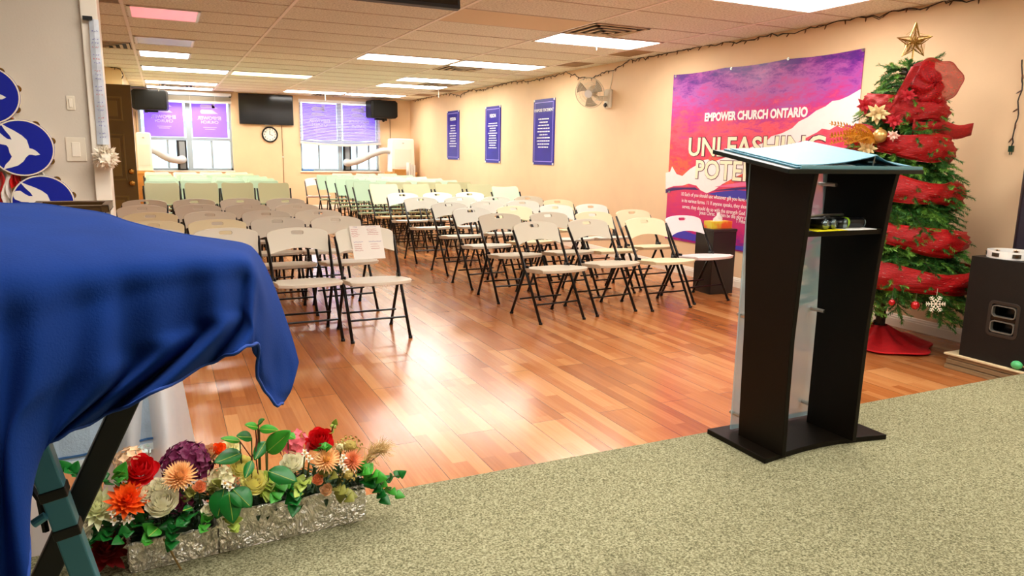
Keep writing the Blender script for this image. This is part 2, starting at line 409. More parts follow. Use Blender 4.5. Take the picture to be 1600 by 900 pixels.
troffer(G(0), G(1), Y(14), Y(15), m_dif, 'bright ceiling light nearest the far wall, behind the far left vent')
for (i, j) in ((0, -7), (2, -7), (3, -9), (0, -10), (1, -9), (2, -12)):
    troffer(G(i), G(i+1), Y(j), Y(j+1), m_dif, 'bright ceiling light above the carpeted stage, out of the picture')

# plain replacement panel, stained tiles
def tile(x0, x1, y0, y1, m, label):
    o = MB().box(x0, y0, ZC-.003, x1, y1, ZC+.003).build('ceiling_tile', m); tag(o, label, 'ceiling tile', 'odd ceiling tiles')
tile(G(2)+.013, G(3)-.013, Y(-2)+.007, Y(-1)-.007, mat('smooth_tile', '#e2cba6', .7), 'smooth plain cream ceiling tile left of the large bright light')
m_st = mat('brown_tile', '#8a6a45', .7, noise=.25, nscale=5)
tile(4.71, 5.03, Y(0)+.02, Y(1)-.1, m_st, 'brown stained ceiling tile by the right wall, nearest of those')
tile(4.71, 5.03, Y(2)+.05, Y(3)-.1, m_st, 'brown stained ceiling tile above the wall fan')
tile(4.71, 5.1, Y(10), Y(11)-.1, m_st, 'brown stained ceiling tile behind the vent by the right wall')
tile(4.71, 5.1, Y(12), Y(13)-.1, m_st, 'brown stained ceiling tile farthest along the right wall')
tile(G(1)+.02, G(1)+.4, Y(15), YF-.02, m_st, 'brown ceiling tile at the far wall beside the television')
tile(G(-1)+.5, G(0)-.02, Y(-1)+.02, Y(0)-.02, mat('grille_tile', '#8f7a5c', .7, noise=.3, nscale=40), 'dark ceiling return grille left of the pink light')


def vent(x0, y0, label, w=.6, h=.6, full=True):
    t = thing('ceiling_vent', label, 'air vent', (x0+w/2, y0+h/2, ZC), 0, 'square slotted ceiling diffusers')
    MB().box(-w/2, -h/2, -.004, w/2, h/2, .0).build('backing', mat('vent_dark', '#2a241c', .8), t)
    s = MB()
    for k, q in enumerate((.29, .22, .15, .08)):
        q = q*w/.6; z = -.006-.007*k; d = .03
        for a in ((-q, -q, q, -q+d), (-q, q-d, q, q), (-q, -q, -q+d, q), (q-d, -q, q, q)): s.box(a[0], a[1], z-.004, a[2], a[3], z+.003)
    s.build('louvre', mat('vent_metal', '#cdb998', .5), t)


vent(G(3)+.02, Y(-2)+.01, 'square slotted ceiling vent behind the large bright light')
vent(G(3)+.02, Y(4)+.01, 'square slotted ceiling vent behind the long pair of lights')
vent(G(3)+.02+.6, Y(8)+.01, 'square slotted ceiling vent between two lights near the right wall')
vent(G(0)+.25, Y(13)+.01, 'square slotted ceiling vent between the two far left lights')
vent(G(2)+.7, Y(14)+.01, 'square slotted ceiling vent above the slatted blind')
vent(G(-1)+.6, Y(4)+.01, 'square slotted ceiling vent above the open brown door')

# hanging cords from the ceiling
for (px, py, L_, yy, lb) in ((247, 132, .12, 15.4, 'short white pull cord hanging before the far left speaker'), (508, 148, .14, 15.6, 'short white pull cord hanging before the slatted blind'),
                             (685, 130, .15, 13.2, 'short white pull cord hanging near the right wall'), (932, 72, .05, 6.9, 'short white cord end below the large bright light')):
    p = at(px, py, 'y', yy); c = MB().tube([(0, 0, 0), (.002, 0, -L_*.5), (.004, 0, -L_)], .0045, 6).build('pull_cord', white_pl)
    c.location = (p.x, yy, ZC); tag(c, lb, 'cord')

# ================================================================== WINDOWS
m_frame = mat('window_frame', '#a4b4be', .4)
m_glass = bpy.data.materials.new('window_glass'); m_glass.use_nodes = True; nt = m_glass.node_tree; N = nt.nodes; L = nt.links
N.remove(N['Principled BSDF']); t_ = N.new('ShaderNodeBsdfTransparent'); t_.inputs[0].default_value = (.9, .96, .98, 1); g_ = N.new('ShaderNodeBsdfGlossy'); g_.inputs['Roughness'].default_value = .02
ms = N.new('ShaderNodeMixShader'); ms.inputs[0].default_value = .07; L.new(t_.outputs[0], ms.inputs[1]); L.new(g_.outputs[0], ms.inputs[2]); L.new(ms.outputs[0], N['Material Output'].inputs[0])


def window(n, w, mull, sash):
    x0, x1, z0, z1 = w; ya, yb = YF+.1, YF+.16
    f = MB(); t = .045
    f.box(x0, ya, z0, x0+t, yb, z1); f.box(x1-t, ya, z0, x1, yb, z1); f.box(x0, ya, z0, x1, yb, z0+t); f.box(x0, ya, z1-t, x1, yb, z1)
    f.box(mull-.05, ya-.02, z0, mull+.05, yb, z1)
    f.box(x0, ya-.01, 1.44, x1, yb, 1.50)
    for s in sash: f.box(s-.022, ya+.005, z0+t, s+.022, yb-.005, 1.44)
    o = struct(f.build('window_%d' % n, m_frame, bevel=.004))
    for a, b_ in ((x0+t, mull-.05), (mull+.05, x1-t)):
        for c, d in ((z0+t, 1.44), (1.5, z1-t)):
            q = MB().box(a, ya+.03, c, b_, ya+.034, d).build('pane', m_glass, o)
    s = MB().box(x0-.02, YF-.03, z0-.03, x1+.02, YF+.1, z0).build('window_sill', m_trim, o, bevel=.004)
    return o


window(1, W1, .53, (.12, .95))
window(2, W2, 3.60, (3.14, 3.98, 4.25))
# dark vent panels the air-conditioner hoses plug into
for x0, x1, lb in ((.28, .47, 'dark hose panel set in the left window, grey hose plugged in'), (3.66, 3.84, 'dark hose panel set in the right window, grey hose plugged in')):
    t = thing('hose_panel', lb, 'window panel', ((x0+x1)/2, YF+.085, 1.14))
    h = (x1-x0)/2
    MB().box(-h, -.012, -.29, h, .012, .30).build('frame', mat('panel_black', '#15171a', .5), t)
    MB().box(-h+.05, -.02, -.27, h-.035, -.011, .28).build('insert', mat('panel_grey', '#8c9296', .5), t)

# posters in the windows, printed side to the street, so the writing reads backwards from here
m_purp = mat('poster_purple', '#bf98ff', .6, trans=.55)
m_gold = mat('poster_gold', '#fffbe6', .6, trans=.7)


def poster(x0, x1, z0, z1, label, show=True):
    t = thing('window_poster', label, 'poster', ((x0+x1)/2, YF+.07, (z0+z1)/2), 0, 'purple posters in the windows')
    w, h = (x1-x0)/2, (z1-z0)/2
    MB().box(-w, 0, -h, w, .003, h).build('sheet', m_purp, t)
    M = lambda x, z: Matrix(((-1, 0, 0, x), (0, 0, 1, -.002), (0, 1, 0, z), (0, 0, 0, 1)))
    # two slanting bars of the emblem
    Mp = Matrix(((1, 0, 0, 0), (0, 0, 1, -.004), (0, 1, 0, 0), (0, 0, 0, 1)))
    e = MB()
    def rnd(pts): e.prism(pts, 0, .002, Mp)
    a = lambda zc, hh, sl: [(-.17, zc-hh*.4), (-.15, zc-hh), (.17, zc-hh), (.06, zc+hh), (-.14, zc+hh), (-.17, zc+hh*.4)]
    rnd(a(h*.42, h*.115, 0)); rnd(a(h*.72, h*.10, 0)); rnd([(.06, h*.6), (.1, h*.6), (.13, h*.95), (.05, h*.95)])
    e.build('emblem', m_gold, t)
    text('EMPOWER', .095, m_gold, M(0, h*.06), t, bold=.004); text('CHURCH', .08, m_gold, M(0, -h*.16), t, bold=.003)
    b_ = MB().box(-.13, -.004, -h*.46, .13, -.002, -h*.43).box(-.1, -.004, -h*.56, .1, -.002, -h*.53); b_.build('small_print', m_gold, t)


poster(-.28, .44, 1.51, 2.24, 'purple see-through poster with backwards writing, left window, left pane')
poster(.60, 1.27, 1.51, 2.24, 'purple see-through poster with backwards writing, left window, right pane')
poster(2.80, 3.53, 1.51, 2.28, 'purple poster behind the lowered slatted blind, left pane')
poster(3.67, 4.40, 1.51, 2.28, 'purple poster behind the lowered slatted blind, right pane')


def blind(x0, x1, ztop, zbot, n, label, sag, ms_=None):
    t = thing('venetian_blind', label, 'blind', ((x0+x1)/2, YF-.05, ztop)); w = (x1-x0)/2; H = ztop-zbot
    MB().box(-w, -.03, -.06, w, .02, 0).build('headrail', mat('blind_rail', '#e9e6ea', .4), t)
    s = MB()
    for k in range(n):
        z = -.08-(H-.16)*k/(n-1)
        row0 = []; row1 = []
        for i in range(9):
            q = i/8; x = -w+.01+2*(w-.01)*q; dz = -sag*math.sin(PI*q)*(k/(n-1)*.8+.2)
            row0.append((x, -.022, z-.007+dz)); row1.append((x, .018, z+.007+dz))
        s.grid([row0, row1])
    s.build('slat', ms_ or mat('blind_slat', '#eef0fa', .45, trans=.15), t, solid=.0025)
    s = MB(); P = [(-w+2*w*i/8, -.002, -H-sag*math.sin(PI*i/8)+.03) for i in range(9)]
    top = [(p[0], p[1], p[2]+.05) for p in P]
    s.grid([P, top]); s.build('bottom_rail', mat('blind_stack', '#d8d2c8', .5), t, solid=.03)
    c = MB()
    for x in (-w*.6, 0, w*.6): c.tube([(x, -.03, -.03), (x, -.03, -H+.03-sag)], .0025, 5)
    c.build('cord', white_pl, t)


blind(2.71, 4.49, 2.36, 1.40, 27, 'white slatted blind lowered halfway over the right window', .05)
blind(-.2, 1.36, 2.40, 2.17, 12, 'white slatted blind pulled up at the left window', .02, mat('blind_stacked', '#b3a893', .5))

# outside, seen small and bright through the lower panes
struct(MB().box(-30, 16.9, -1.1, 40, 60, -1.0).build('ground_outside', mat('snow', '#e6ecf0', .9)))
t = thing('building', 'pale low building across the street, seen through the windows', 'building', (2.5, 34, -1))
MB().box(-12, 0, 0, 12, 6, 3.1).build('wall', mat('bld', '#e2eaf0', .8), t)
q = MB()
for k in range(9): q.box(-11+k*2.6, -.05, 1.2, -9.6+k*2.6, .02, 2.4)
q.build('window', mat('bld_win', '#a8c0d0', .5), t)
MB().box(-12.2, -.2, 3.1, 12.2, 6.2, 3.4).build('roof', mat('bld_roof', '#8ea2b0', .8), t)

# papers on the right window's sill
t = thing('paper_stack', 'blue and white papers leaning in the corner of the right window sill', 'papers', (2.87, YF+.02, .842))
MB().box(-.12, -.03, 0, .12, .03, .03).box(-.12, -.02, .035, .1, .03, .045).build('blue_folder', mat('folder_blue', '#2a7cc8', .5), t)
MB().box(-.11, -.03, .03, .11, .03, .036).box(-.10, .0, .045, .1, .03, .06).build('sheets', mat('paper', '#f2f2ee', .7), t)

# ================================================================== FAR WALL THINGS
# television
t = thing('television', 'black wall-mounted television between the two far windows', 'television', (2.045, YF-.01, 2.11))
MB().box(-.545, -.07, -.31, .545, -.03, .31).build('bezel', mat('tv_bezel', '#16161a', .3), t, bevel=.006)
MB().box(-.53, -.073, -.29, .53, -.0705, .295).build('screen', glossk, t)
MB().box(-.2, -.03, -.15, .2, .0, .15).build('bracket', black, t)
MB().box(-.05, -.075, -.318, .05, -.04, -.309).build('status_strip', steel, t)
# clock
t = thing('wall_clock', 'round black-rimmed wall clock below the television', 'clock', (2.10, YF-.002, 1.60))
Mw = Matrix(((1, 0, 0, 0), (0, 0, -1, 0), (0, 1, 0, 0), (0, 0, 0, 1)))
Mw = Matrix(((1, 0, 0, 0), (0, 0, -1, 0), (0, 1, 0, 0), (0, 0, 0, 1)))
MB().lathe([(.135, 0), (.165, 0), (.165, .03), (.15, .036), (.14, .03), (.135, .03)], 40, Mw, closed=True).build('rim', black, t, smooth=True)
MB().lathe([(.14, .005), (.14, .018)], 40, Mw).build('face', mat('clock_face', '#fbf7ea', .5), t)
for k in range(1, 13):
    a = PI/2-k*PI/6
    text(str(k), .042, mat('ink', '#141414', .6), frame_M((.108*math.cos(a), -.0195, .108*math.sin(a)), (1, 0, 0), (0, 0, 1)), t, 'numeral', bold=.001)
MB().box(-.004, -.023, -.01, .004, -.021, .085).build('minute_hand', black, t)
MB().box(0, -.0245, -.004, .065, -.023, .004, Matrix.Rotation(math.radians(20), 4, 'Y')).build('hour_hand', black, t)
# cable covers down the far wall
for x, z0, z1, lb, col in ((2.35, .3, 1.79, 'thin brown cable running down the wall below the television', '#7a5a3a'), (4.72, 1.3, 2.0, 'thin dark cable running down from the far right speaker', '#5a4030'),
                           (-.42, 1.45, 1.98, 'thin cable running down behind the far left speaker', '#8a6a48')):
    c = MB().tube([(0, 0, z1), (.003, 0, (z0+z1)/2), (0, 0, z0)], .006, 6).build('wall_cable', mat('cable'+col, col, .6)); c.location = (x, YF-.008, 0); tag(c, lb, 'cable')
    if x == 2.35: MB().box(-.014, -.012, 1.12, .014, .004, 1.15).build('clip', white_pl, c)


def wall_speaker(x, label, tilt, flip):
    t = thing('wall_speaker', label, 'speaker', (x, YF-.28, 2.195), tilt, 'black speakers hung at the far ceiling')
    b_ = MB(); P = [(-.31, -.16), (-.29, -.19), (.26, -.19), (.31, -.15), (.31, .15), (.26, .19), (-.29, .19), (-.31, .16)]
    if flip: P = [(-a, c) for a, c in P][::-1]
    b_.prism(P, -.17, .17, Mw); b_.build('cabinet', mat('spk_cab', '#100e0a', .45, spec=.2), t, bevel=.015)
    g_ = MB().box(-.25, -.178, -.16, .27, -.170, .16); g_.build('grille', mat('spk_grille', '#14130f', .6, spec=.15, bump=.6, bscale=300), t, bevel=.004)
    MB().tube([(0, 0, .18), (0, .1, .2), (0, .26, .2)], .02, 8).box(-.12, .05, -.225, .12, .15, -.18).build('bracket', black, t)
    MB().tube([(.08*(-1 if flip else 1), -.03, -.19), (.08*(-1 if flip else 1), -.03, -.24)], .03, 10).build('knob', black, t)


wall_speaker(-.14, 'black speaker hung near the ceiling at the far left window', math.radians(-6), True)
wall_speaker(4.46, 'black speaker hung near the ceiling at the far right corner', math.radians(6), False)
for x, z, lb in ((1.34, 2.35, 'tiny black camera at the top right corner of the left window'), (4.56, 1.97, 'tiny black camera below the far right speaker')):
    t = thing('security_camera', lb, 'camera', (x, YF-.05, z)); MB().ball((0, 0, 0), .032).build('housing', black, t, smooth=True); MB().tube([(0, .02, 0), (0, .05, .01)], .012, 8).build('mount', black, t)

# portable air conditioners with hoses
m_ac = mat('ac_white', '#f1ece2', .4); m_hose = mat('hose', '#c3c3c0', .5)


def ac(x, w, y, label, hose, cab):
    t = thing('air_conditioner', label, 'air conditioner', (x, y, .84)); h = w/2
    P = [(-h, 0), (h, 0), (h*.94, .7), (h*.86, .73), (-h*.86, .73), (-h*.94, .7)]
    MB().prism(P, -.17, .17, Mw).build('body', m_ac, t, bevel=.02)
    MB().box(-h*.7, -.176, .1, h*.7, -.171, .5).build('front_panel', mat('ac_panel', '#e6e0d4', .45), t)
    MB().box(-h*.6, -.1, .728, h*.6, .1, .736).build('outlet', mat('ac_grey', '#9a9a94', .5), t)
    MB().box(-.02, -.178, .62, .02, -.174, .64).build('badge', steel, t)
    pts = []
    P0 = [Vector(p) for p in hose]
    for i in range(41):
        q = i/40*(len(P0)-1); k = min(int(q), len(P0)-2); u_ = q-k
        p0, p1, p2, p3 = P0[max(k-1, 0)], P0[k], P0[k+1], P0[min(k+2, len(P0)-1)]
        pts.append(.5*((2*p1)+(-p0+p2)*u_+(2*p0-5*p1+4*p2-p3)*u_*u_+(-p0+3*p1-3*p2+p3)*u_**3)-Vector((x, y, .84)))
    MB().tube(pts, [.068+.005*(i % 2) for i in range(41)], 14).build('hose', m_hose, t, smooth=True)
    MB().lathe([(.078, -.02), (.085, 0), (.085, .02), (.07, .03)], 20, Matrix.Translation(pts[-1])@Matrix.Rotation(PI/2, 4, 'X')).build('hose_collar', m_hose, t, smooth=True)
    return t


ac(4.80, .54, 15.95, 'white portable air conditioner in the far right corner', [(4.55, 15.95, 1.30), (4.40, 15.98, 1.30), (4.15, 16.1, 1.20), (3.9, 16.2, 1.07), (3.72, 16.36, 1.02), (3.73, 16.55, 1.03)], True)
ac(-.30, .27, 15.95, 'white portable air conditioner by the left window, half behind the door', [(-.18, 15.95, 1.25), (-.1, 15.95, 1.22), (.05, 16.0, 1.12), (.2, 16.1, 1.06), (.32, 16.3, 1.05), (.37, 16.55, 1.06)], True)
for x, w, lb in ((4.80, .6, 'plain wooden cabinet carrying the right air conditioner'), (-.30, .30, 'plain wooden cabinet carrying the left air conditioner')):
    t = thing('low_cabinet', lb, 'cabinet', (x, 15.97, 0)); h = w/2
    MB().box(-h, -.22, 0, h, .22, .80).build('body', mat('cab_wood', '#c98a3c', .6, noise=.1), t)
    MB().box(-h-.01, -.235, .80, h+.01, .22, .84).build('top', mat('cab_top', '#dda04c', .5), t)
# small items beside the right air conditioner
t = thing('cardboard_box', 'small brown cardboard box in front of the right air conditioner', 'box', (4.66, 15.62, .0)); 
MB().box(-.13, -.08, .0, .13, .08, .91).build('body', mat('cardboard', '#c08a48', .8), t); MB().box(-.13, -.085, .895, .13, .085, .912).build('lid', mat('cardboard2', '#d09a58', .8), t)
for k in range(4):
    p = MB().box(-.012, -.10, 0, .012, .10, 1.06-.02*k).build('white_board', mat('paper', '#f2f2ee', .7)); p.location = (4.86+.035*k, 15.62, .0); p.rotation_euler = (0, 0, .05*k)
    tag(p, 'thin white board standing with others beside the far cardboard box', 'board', 'white boards by the cardboard box')

# ================================================================== RIGHT WALL THINGS
def MR(yc, zc, off=0): return Matrix(((0, 0, -1, XR-off), (-1, 0, 0, yc), (0, 1, 0, zc), (0, 0, 0, 1)))
ML = lambda y, z, off: Matrix(((0, 0, -1, -off), (-1, 0, 0, y), (0, 1, 0, z), (0, 0, 0, 1)))   # local frame of a thing on the right wall

# big banner  (object coordinates: y along the wall, z up from the floor)
BY0, BY1, BZ0, BZ1 = 6.83, 4.355, .37, 2.185
t = thing('banner', 'large purple and red sunset banner hung on the right wall', 'banner', (XR, 0, 0))
P = []
for i in range(13):
    row = []
    for j in range(25):
        y_ = BY0+(BY1-BY0)*j/24; z_ = BZ0+(BZ1-BZ0)*i/12
        if i == 12: z_ -= .012*abs(math.sin(PI*j/8))
        row.append((-.008, y_, z_))
    P.append(row)
MB().grid(P).build('sheet', m_sunset(), t, solid=.003)
def bpx(px, py): p = at(px, py, 'x', XR-.012); return (p.y, p.z)
MBn = Matrix(((0, 0, -1, 0), (1, 0, 0, 0), (0, 1, 0, 0), (0, 0, 0, 1)))
m_mtn = mat('print_white', '#fbf0ee', .45, noise=.02)
up_ = [(1040, 270), (1047, 268), (1050, 260), (1057, 272), (1066, 275), (1078, 264), (1090, 257), (1100, 250), (1106, 249), (1113, 253), (1125, 249), (1150, 240), (1165, 233), (1185, 226), (1196, 222), (1205, 213), (1222, 208), (1238, 200), (1248, 190), (1262, 183), (1275, 173), (1290, 166), (1300, 158), (1312, 156), (1326, 150), (1345, 139)]
lo_ = [(1341, 196), (1334, 198), (1322, 194), (1314, 200), (1308, 196), (1296, 203), (1284, 201), (1276, 207), (1262, 214), (1240, 226), (1215, 240), (1180, 262), (1150, 276), (1128, 288), (1116, 297), (1104, 302), (1094, 297), (1088, 290), (1076, 287), (1066, 290), (1052, 291), (1040, 295)]
MB().prism([bpx(*q) for q in up_+lo_], .010, .0115, MBn).build('printed_mountain', m_mtn, t)
m_blu = mat('print_blue', '#3a2fa8', .45); m_nav = mat('print_navy', '#3d1868', .45); m_pk = mat('print_pink', '#e86a9c', .45); m_or = mat('print_orange', '#f0714a', .45)
MB().prism([bpx(*q) for q in [(1040, 296), (1052, 293), (1066, 293), (1086, 293), (1092, 297), (1070, 296), (1050, 298), (1040, 302)]], .0105, .0118, MBn).build('printed_shore', m_nav, t)
MB().prism([bpx(*q) for q in [(1106, 303), (1120, 300), (1150, 297), (1200, 300), (1260, 292), (1260, 312), (1200, 318), (1146, 310), (1120, 306)]], .0105, .0118, MBn).build('printed_lake', m_blu, t)
MB().prism([bpx(*q) for q in [(1116, 292), (1150, 286), (1200, 280), (1260, 276), (1260, 282), (1200, 287), (1150, 292)]], .0105, .0118, MBn).build('printed_ridge', m_pk, t)
MB().prism([bpx(*q) for q in [(1112, 298), (1150, 293), (1210, 290), (1210, 293), (1150, 297)]], .0105, .0118, MBn).build('printed_streak', m_nav, t)
MB().prism([bpx(*q) for q in [(1041, 368), (1041, 352), (1060, 357), (1100, 372), (1150, 384), (1200, 388), (1200, 400)]], .0105, .0118, MBn).build('printed_water', mat('print_violet', '#4a3fc0', .45), t)
m_txt = mat('print_text', '#ffffff', .5)
m_big = mat('print_big', '#fff2d2', .5)
m_edge = mat('print_edge', '#5a2038', .5)
def btext(px0, py0, px1, s, capmul, m, off, sx=None, bold=0, size=None, name='lettering'):
    """writing on the banner between two points of its middle line"""
    a = at(px0, py0, 'x', XR-off); b_ = at(px1, py0, 'x', XR-off); z = a.z; w = abs(a.y-b_.y)
    o = text(s, size, m, ML((a.y+b_.y)/2, z, off), t, name, bold=bold, ext=.0008)
    xs_ = [v.co.x for v in o.data.vertices]; cw = max(xs_)-min(xs_)
    if cw > 0:
        k = w/cw; o.matrix_local = ML((a.y+b_.y)/2, z, off) @ Matrix.Diagonal((k, 1, 1, 1))
    return o
btext(1101, 184, 1261, 'EMPOWER CHURCH ONTARIO', 1, m_txt, .0135, size=.115, bold=.005)
for m_, off, bo in ((m_edge, .0125, .0115), (m_big, .0145, .005)):
    btext(1076, 231, 1290, 'UNLEASHING', 1, m_, off, size=.27, bold=bo, name='headline' if m_ is m_big else 'headline_outline')
    btext(1086, 266, 1262, 'POTENTIAL', 1, m_, off, size=.27, bold=bo, name='headline' if m_ is m_big else 'headline_outline')
vs_ = ["10 Each of you should use whatever gift you have received to serve others, as faithful stewards", "in its various forms. 11 If anyone speaks, they should do so as one who speaks the words. If anyone",
       "serves, they should do so with the strength God provides, so that in all things God may be praised through", "Jesus Christ. To him be the glory and the power for ever and ever. Amen.", "1 Peter 4:10-11"]
for k, (s, yy, xx, al) in enumerate(zip(vs_, (303, 313, 322.5, 332, 345), (1064, 1065, 1066, 1093, 1150), 'LLLLL')):
    a = at(xx, yy, 'x', XR-.014)
    text(s, .058, m_txt, ML(a.y, a.z, .014), t, 'verse', align='LEFT', sx=.86)
for q in [(1056, 119), (1143, 107), (1232, 92), (1349, 78), (1046, 300)]:
    y_, z_ = bpx(*q); MB().lathe([(.006, .012), (.014, .012), (.014, .017), (.006, .017)], 12, Matrix(((0, 0, -1, 0), (1, 0, 0, y_), (0, 1, 0, z_), (0, 0, 0, 1))), closed=True).build('eyelet', steel, t)

# three upright purple notices
m_np = mat('notice_purple', '#1d0a90', .3, spec=.3, noise=.15, nscale=4)
def notice(ya, yb, z0, z1, title, rows, label):
    yc, zc = (ya+yb)/2, (z0+z1)/2
    t = thing('wall_notice', label, 'notice', (XR, yc, zc), 0, 'three purple notices on the right wall')
    w, h = abs(ya-yb)/2, (z1-z0)/2
    MB().box(-.012, -w, -h, -.002, w, h).build('panel', m_np, t)
    e = MB(); q = .045
    for a in ((-w+q, -h+q, w-q, -h+q+.008), (-w+q, h-q-.008, w-q, h-q), (-w+q, -h+q, -w+q+.008, h-q), (w-q-.008, -h+q, w-q, h-q)): e.box(-.014, a[0], a[1], -.0125, a[2], a[3])
    e.build('printed_border', mat('print_lilac', '#b9a6ff', .4), t)
    o = text(title, .085 if len(title) < 9 else .062, m_txt, ML(0, h*.66, .0135), t, bold=.001)
    r = MB()
    for k in range(rows):
        z = h*.38-k*(h*.95/rows); l = w*(.38+.24*R.random())
        y_ = -l
        while y_ < l:
            d = R.uniform(.02, .07); r.box(-.0145, y_, z, -.013, min(y_+d, l), z+.016); y_ += d+.014
    r.build('small_print', m_txt, t)
    c = MB()
    for a, b_ in ((-w, -h), (w-.04, -h), (-w, h-.03), (w-.04, h-.03)): c.box(-.016, a, b_, -.012, a+.04, b_+.03)
    c.build('clip', white_pl, t)
notice(14.06, 13.40, 1.155, 2.09, 'MISSION', 9, 'purple upright notice farthest along the right wall')
notice(12.12, 11.47, 1.13, 2.085, 'VISION', 11, 'purple upright notice headed VISION, middle of the three')
notice(10.245, 9.57, 1.135, 2.10, 'PURPOSE STATEMENT', 10, 'purple upright notice headed PURPOSE STATEMENT, nearest the wall fan')

# wall fan
t = thing('wall_fan', 'cream wall-mounted fan with wire cage on the right wall', 'fan', (XR, 8.13, 2.0))
m_fan = mat('fan_plastic', '#dcd2bc', .4)
MB().box(-.05, -.07, -.12, -.001, .07, .12).build('wall_plate', m_fan, t, bevel=.02)
MB().box(-.17, -.025, -.03, -.04, .025, .03).build('arm', m_fan, t, bevel=.008)
MB().lathe([(.02, 0), (.03, .01), (.02, .025)], 12, Matrix.Translation((-.055, 0, -.08)) @ Matrix.Rotation(-PI/2, 4, 'Y')).build('switch_knob', black, t)
hd = Matrix.Translation((-.26, -.02, .05)) @ Matrix.Rotation(math.radians(-62), 4, 'Z') @ Matrix.Rotation(math.radians(-68), 4, 'X')
# local +z of hd points out of the fan front
n_ = Vector((-.72, -.58, -.30)).normalized()
zx = Vector((0, 0, 1)).cross(n_).normalized(); yx = n_.cross(zx)
hd = Matrix(((zx.x, yx.x, n_.x, -.30), (zx.y, yx.y, n_.y, -.0), (zx.z, yx.z, n_.z, .06), (0, 0, 0, 1)))
MB().lathe([(.03, -.2), (.055, -.19), (.062, -.12), (.05, -.06), (.03, -.05)], 18, hd).build('motor', m_fan, t, smooth=True)
MB().tube([(-.16, 0, 0), tuple(hd @ Vector((0, -.05, -.12)))], .02, 8).build('neck', m_fan, t)
cg = MB()
for k in range(48):
    a = 2*PI*k/48; ca, sa = math.cos(a), math.sin(a)
    for sg in (1, -1):
        cg.tube([hd @ Vector((ca*r, sa*r, z)) for r, z in ((.045, .055*sg), (.10, .05*sg), (.16, .03*sg), (.19, 0))], .0014, 3, cap=False)
for r, z in ((.19, 0), (.12, .045), (.12, -.045)):
    cg.tube([hd @ Vector((r*math.cos(2*PI*i/36), r*math.sin(2*PI*i/36), z)) for i in range(37)], .004 if r > .15 else .002, 5, cap=False)
cg.build('cage', mat('fan_wire', '#cfc8b4', .35), t)
MB().lathe([(.0, .05), (.05, .052), (.048, .06), (.0, .064)], 20, hd).build('badge', mat('fan_badge', '#eef0ee', .3), t)
for k in range(3):
    P = []
    for i in range(6):
        r = .035+.14*i/5; row = []
        for j in range(5):
            a = 2*PI*k/3+(.1+.85*(j/4))*(.6+.5*i/5); row.append(hd @ Vector((r*math.cos(a), r*math.sin(a), .02-.035*j/4)))
        P.append(row)
    MB().grid(P).build('blade', mat('fan_blade', '#bdb6a2', .3, alpha=.75), t, smooth=True, solid=.002)
c = MB().tube([(-.006, .0, .11), (-.006, -.03, .2), (-.006, -.06, .34)], .004, 5).build('power_cord', m_fan, t)

# string of unlit fairy lights along the top of the right wall
m_wire = mat('light_wire', '#2b1d16', .6); m_bulb = mat('bulb_off', '#6a4a3a', .2)
bulb_me = MB().tube([(0, 0, 0), (0, 0, -.012), (0, 0, -.03), (0, 0, -.04)], [.005, .006, .005, .001], 6).mesh('bulb'); bulb_me.materials.append(m_bulb)
def fairy(pts, name, label, step, twist=.008):
    root = thing(name, label, 'string lights', pts[0])
    o = Vector(pts[0]); P = []
    for i in range(len(pts)-1):
        a, b_ = Vector(pts[i]), Vector(pts[i+1]); n = max(2, int((b_-a).length/.05))
        for k in range(n): P.append(a.lerp(b_, k/n))
    P.append(Vector(pts[-1]))
    Q = [p+Vector((-abs(R.gauss(0, twist*.4)), R.gauss(0, twist), R.gauss(0, twist)))-o for p in P]
    MB().tube(Q, .0045, 5).tube([q+Vector((-.003, 0, R.gauss(0, .006))) for q in Q], .003, 4).build('wire', m_wire, root)
    d = 0
    for i in range(1, len(Q)):
        d += (Q[i]-Q[i-1]).length
        if d > step:
            d = 0; c = bpy.data.objects.new('bulb', bulb_me); COL.objects.link(c); c.parent = root; c.location = Q[i]; c.rotation_euler = (R.gauss(0, .5), R.uniform(0, .5), 0)
    return root
gp = [(645, 158), (665, 153), (685, 149), (700, 146), (718, 149), (740, 140), (752, 141), (775, 134), (800, 128), (830, 127), (850, 121), (866, 118), (885, 112), (893, 116), (910, 121), (925, 122), (938, 116), (955, 110), (975, 100), (985, 95), (1005, 91), (1030, 86), (1060, 80), (1100, 73), (1130, 67), (1160, 64), (1180, 59), (1192, 57), (1215, 53), (1240, 53), (1260, 46), (1290, 38), (1320, 33), (1345, 26), (1375, 26), (1405, 18), (1440, 14), (1470, 5), (1480, 1), (1500, 3), (1530, -1)]
gp = [at(x, y, 'x', XR-.015) for x, y in gp]
fairy(gp, 'fairy_lights', 'dark unlit fairy lights strung along the top of the right wall', .16)
dp = [at(x, y, 'x', XR-.02) for x, y in ((1610, 85), (1597, 93), (1598, 115), (1597, 130), (1593, 150), (1591, 168), (1590, 185), (1586, 200), (1583, 215), (1581, 228))]
fl = fairy(dp[1:], 'hanging_fairy_lights', 'dark string of lights with a plug hanging down the wall right of the tree', .09, .004)
pl = dp[-1]-dp[1]
MB().box(pl.x-.012, pl.y-.014, pl.z-.04, pl.x+.006, pl.y+.014, pl.z).box(pl.x-.004, pl.y-.009, pl.z-.058, pl.x, pl.y-.005, pl.z-.03).box(pl.x-.004, pl.y+.005, pl.z-.058, pl.x, pl.y+.009, pl.z-.03).build('plug', mat('plug_green', '#123a26', .4), fl)
# garland end over the closet block on the left
gl = [at(x, y, 'y', 12.47) for x, y in ((161, 104), (170, 105), (180, 106), (188, 107), (191, 112), (193, 118), (191, 123))]
fairy(gl, 'short_fairy_lights', 'short dark string of lights at the top of the closet wall on the left', .12)

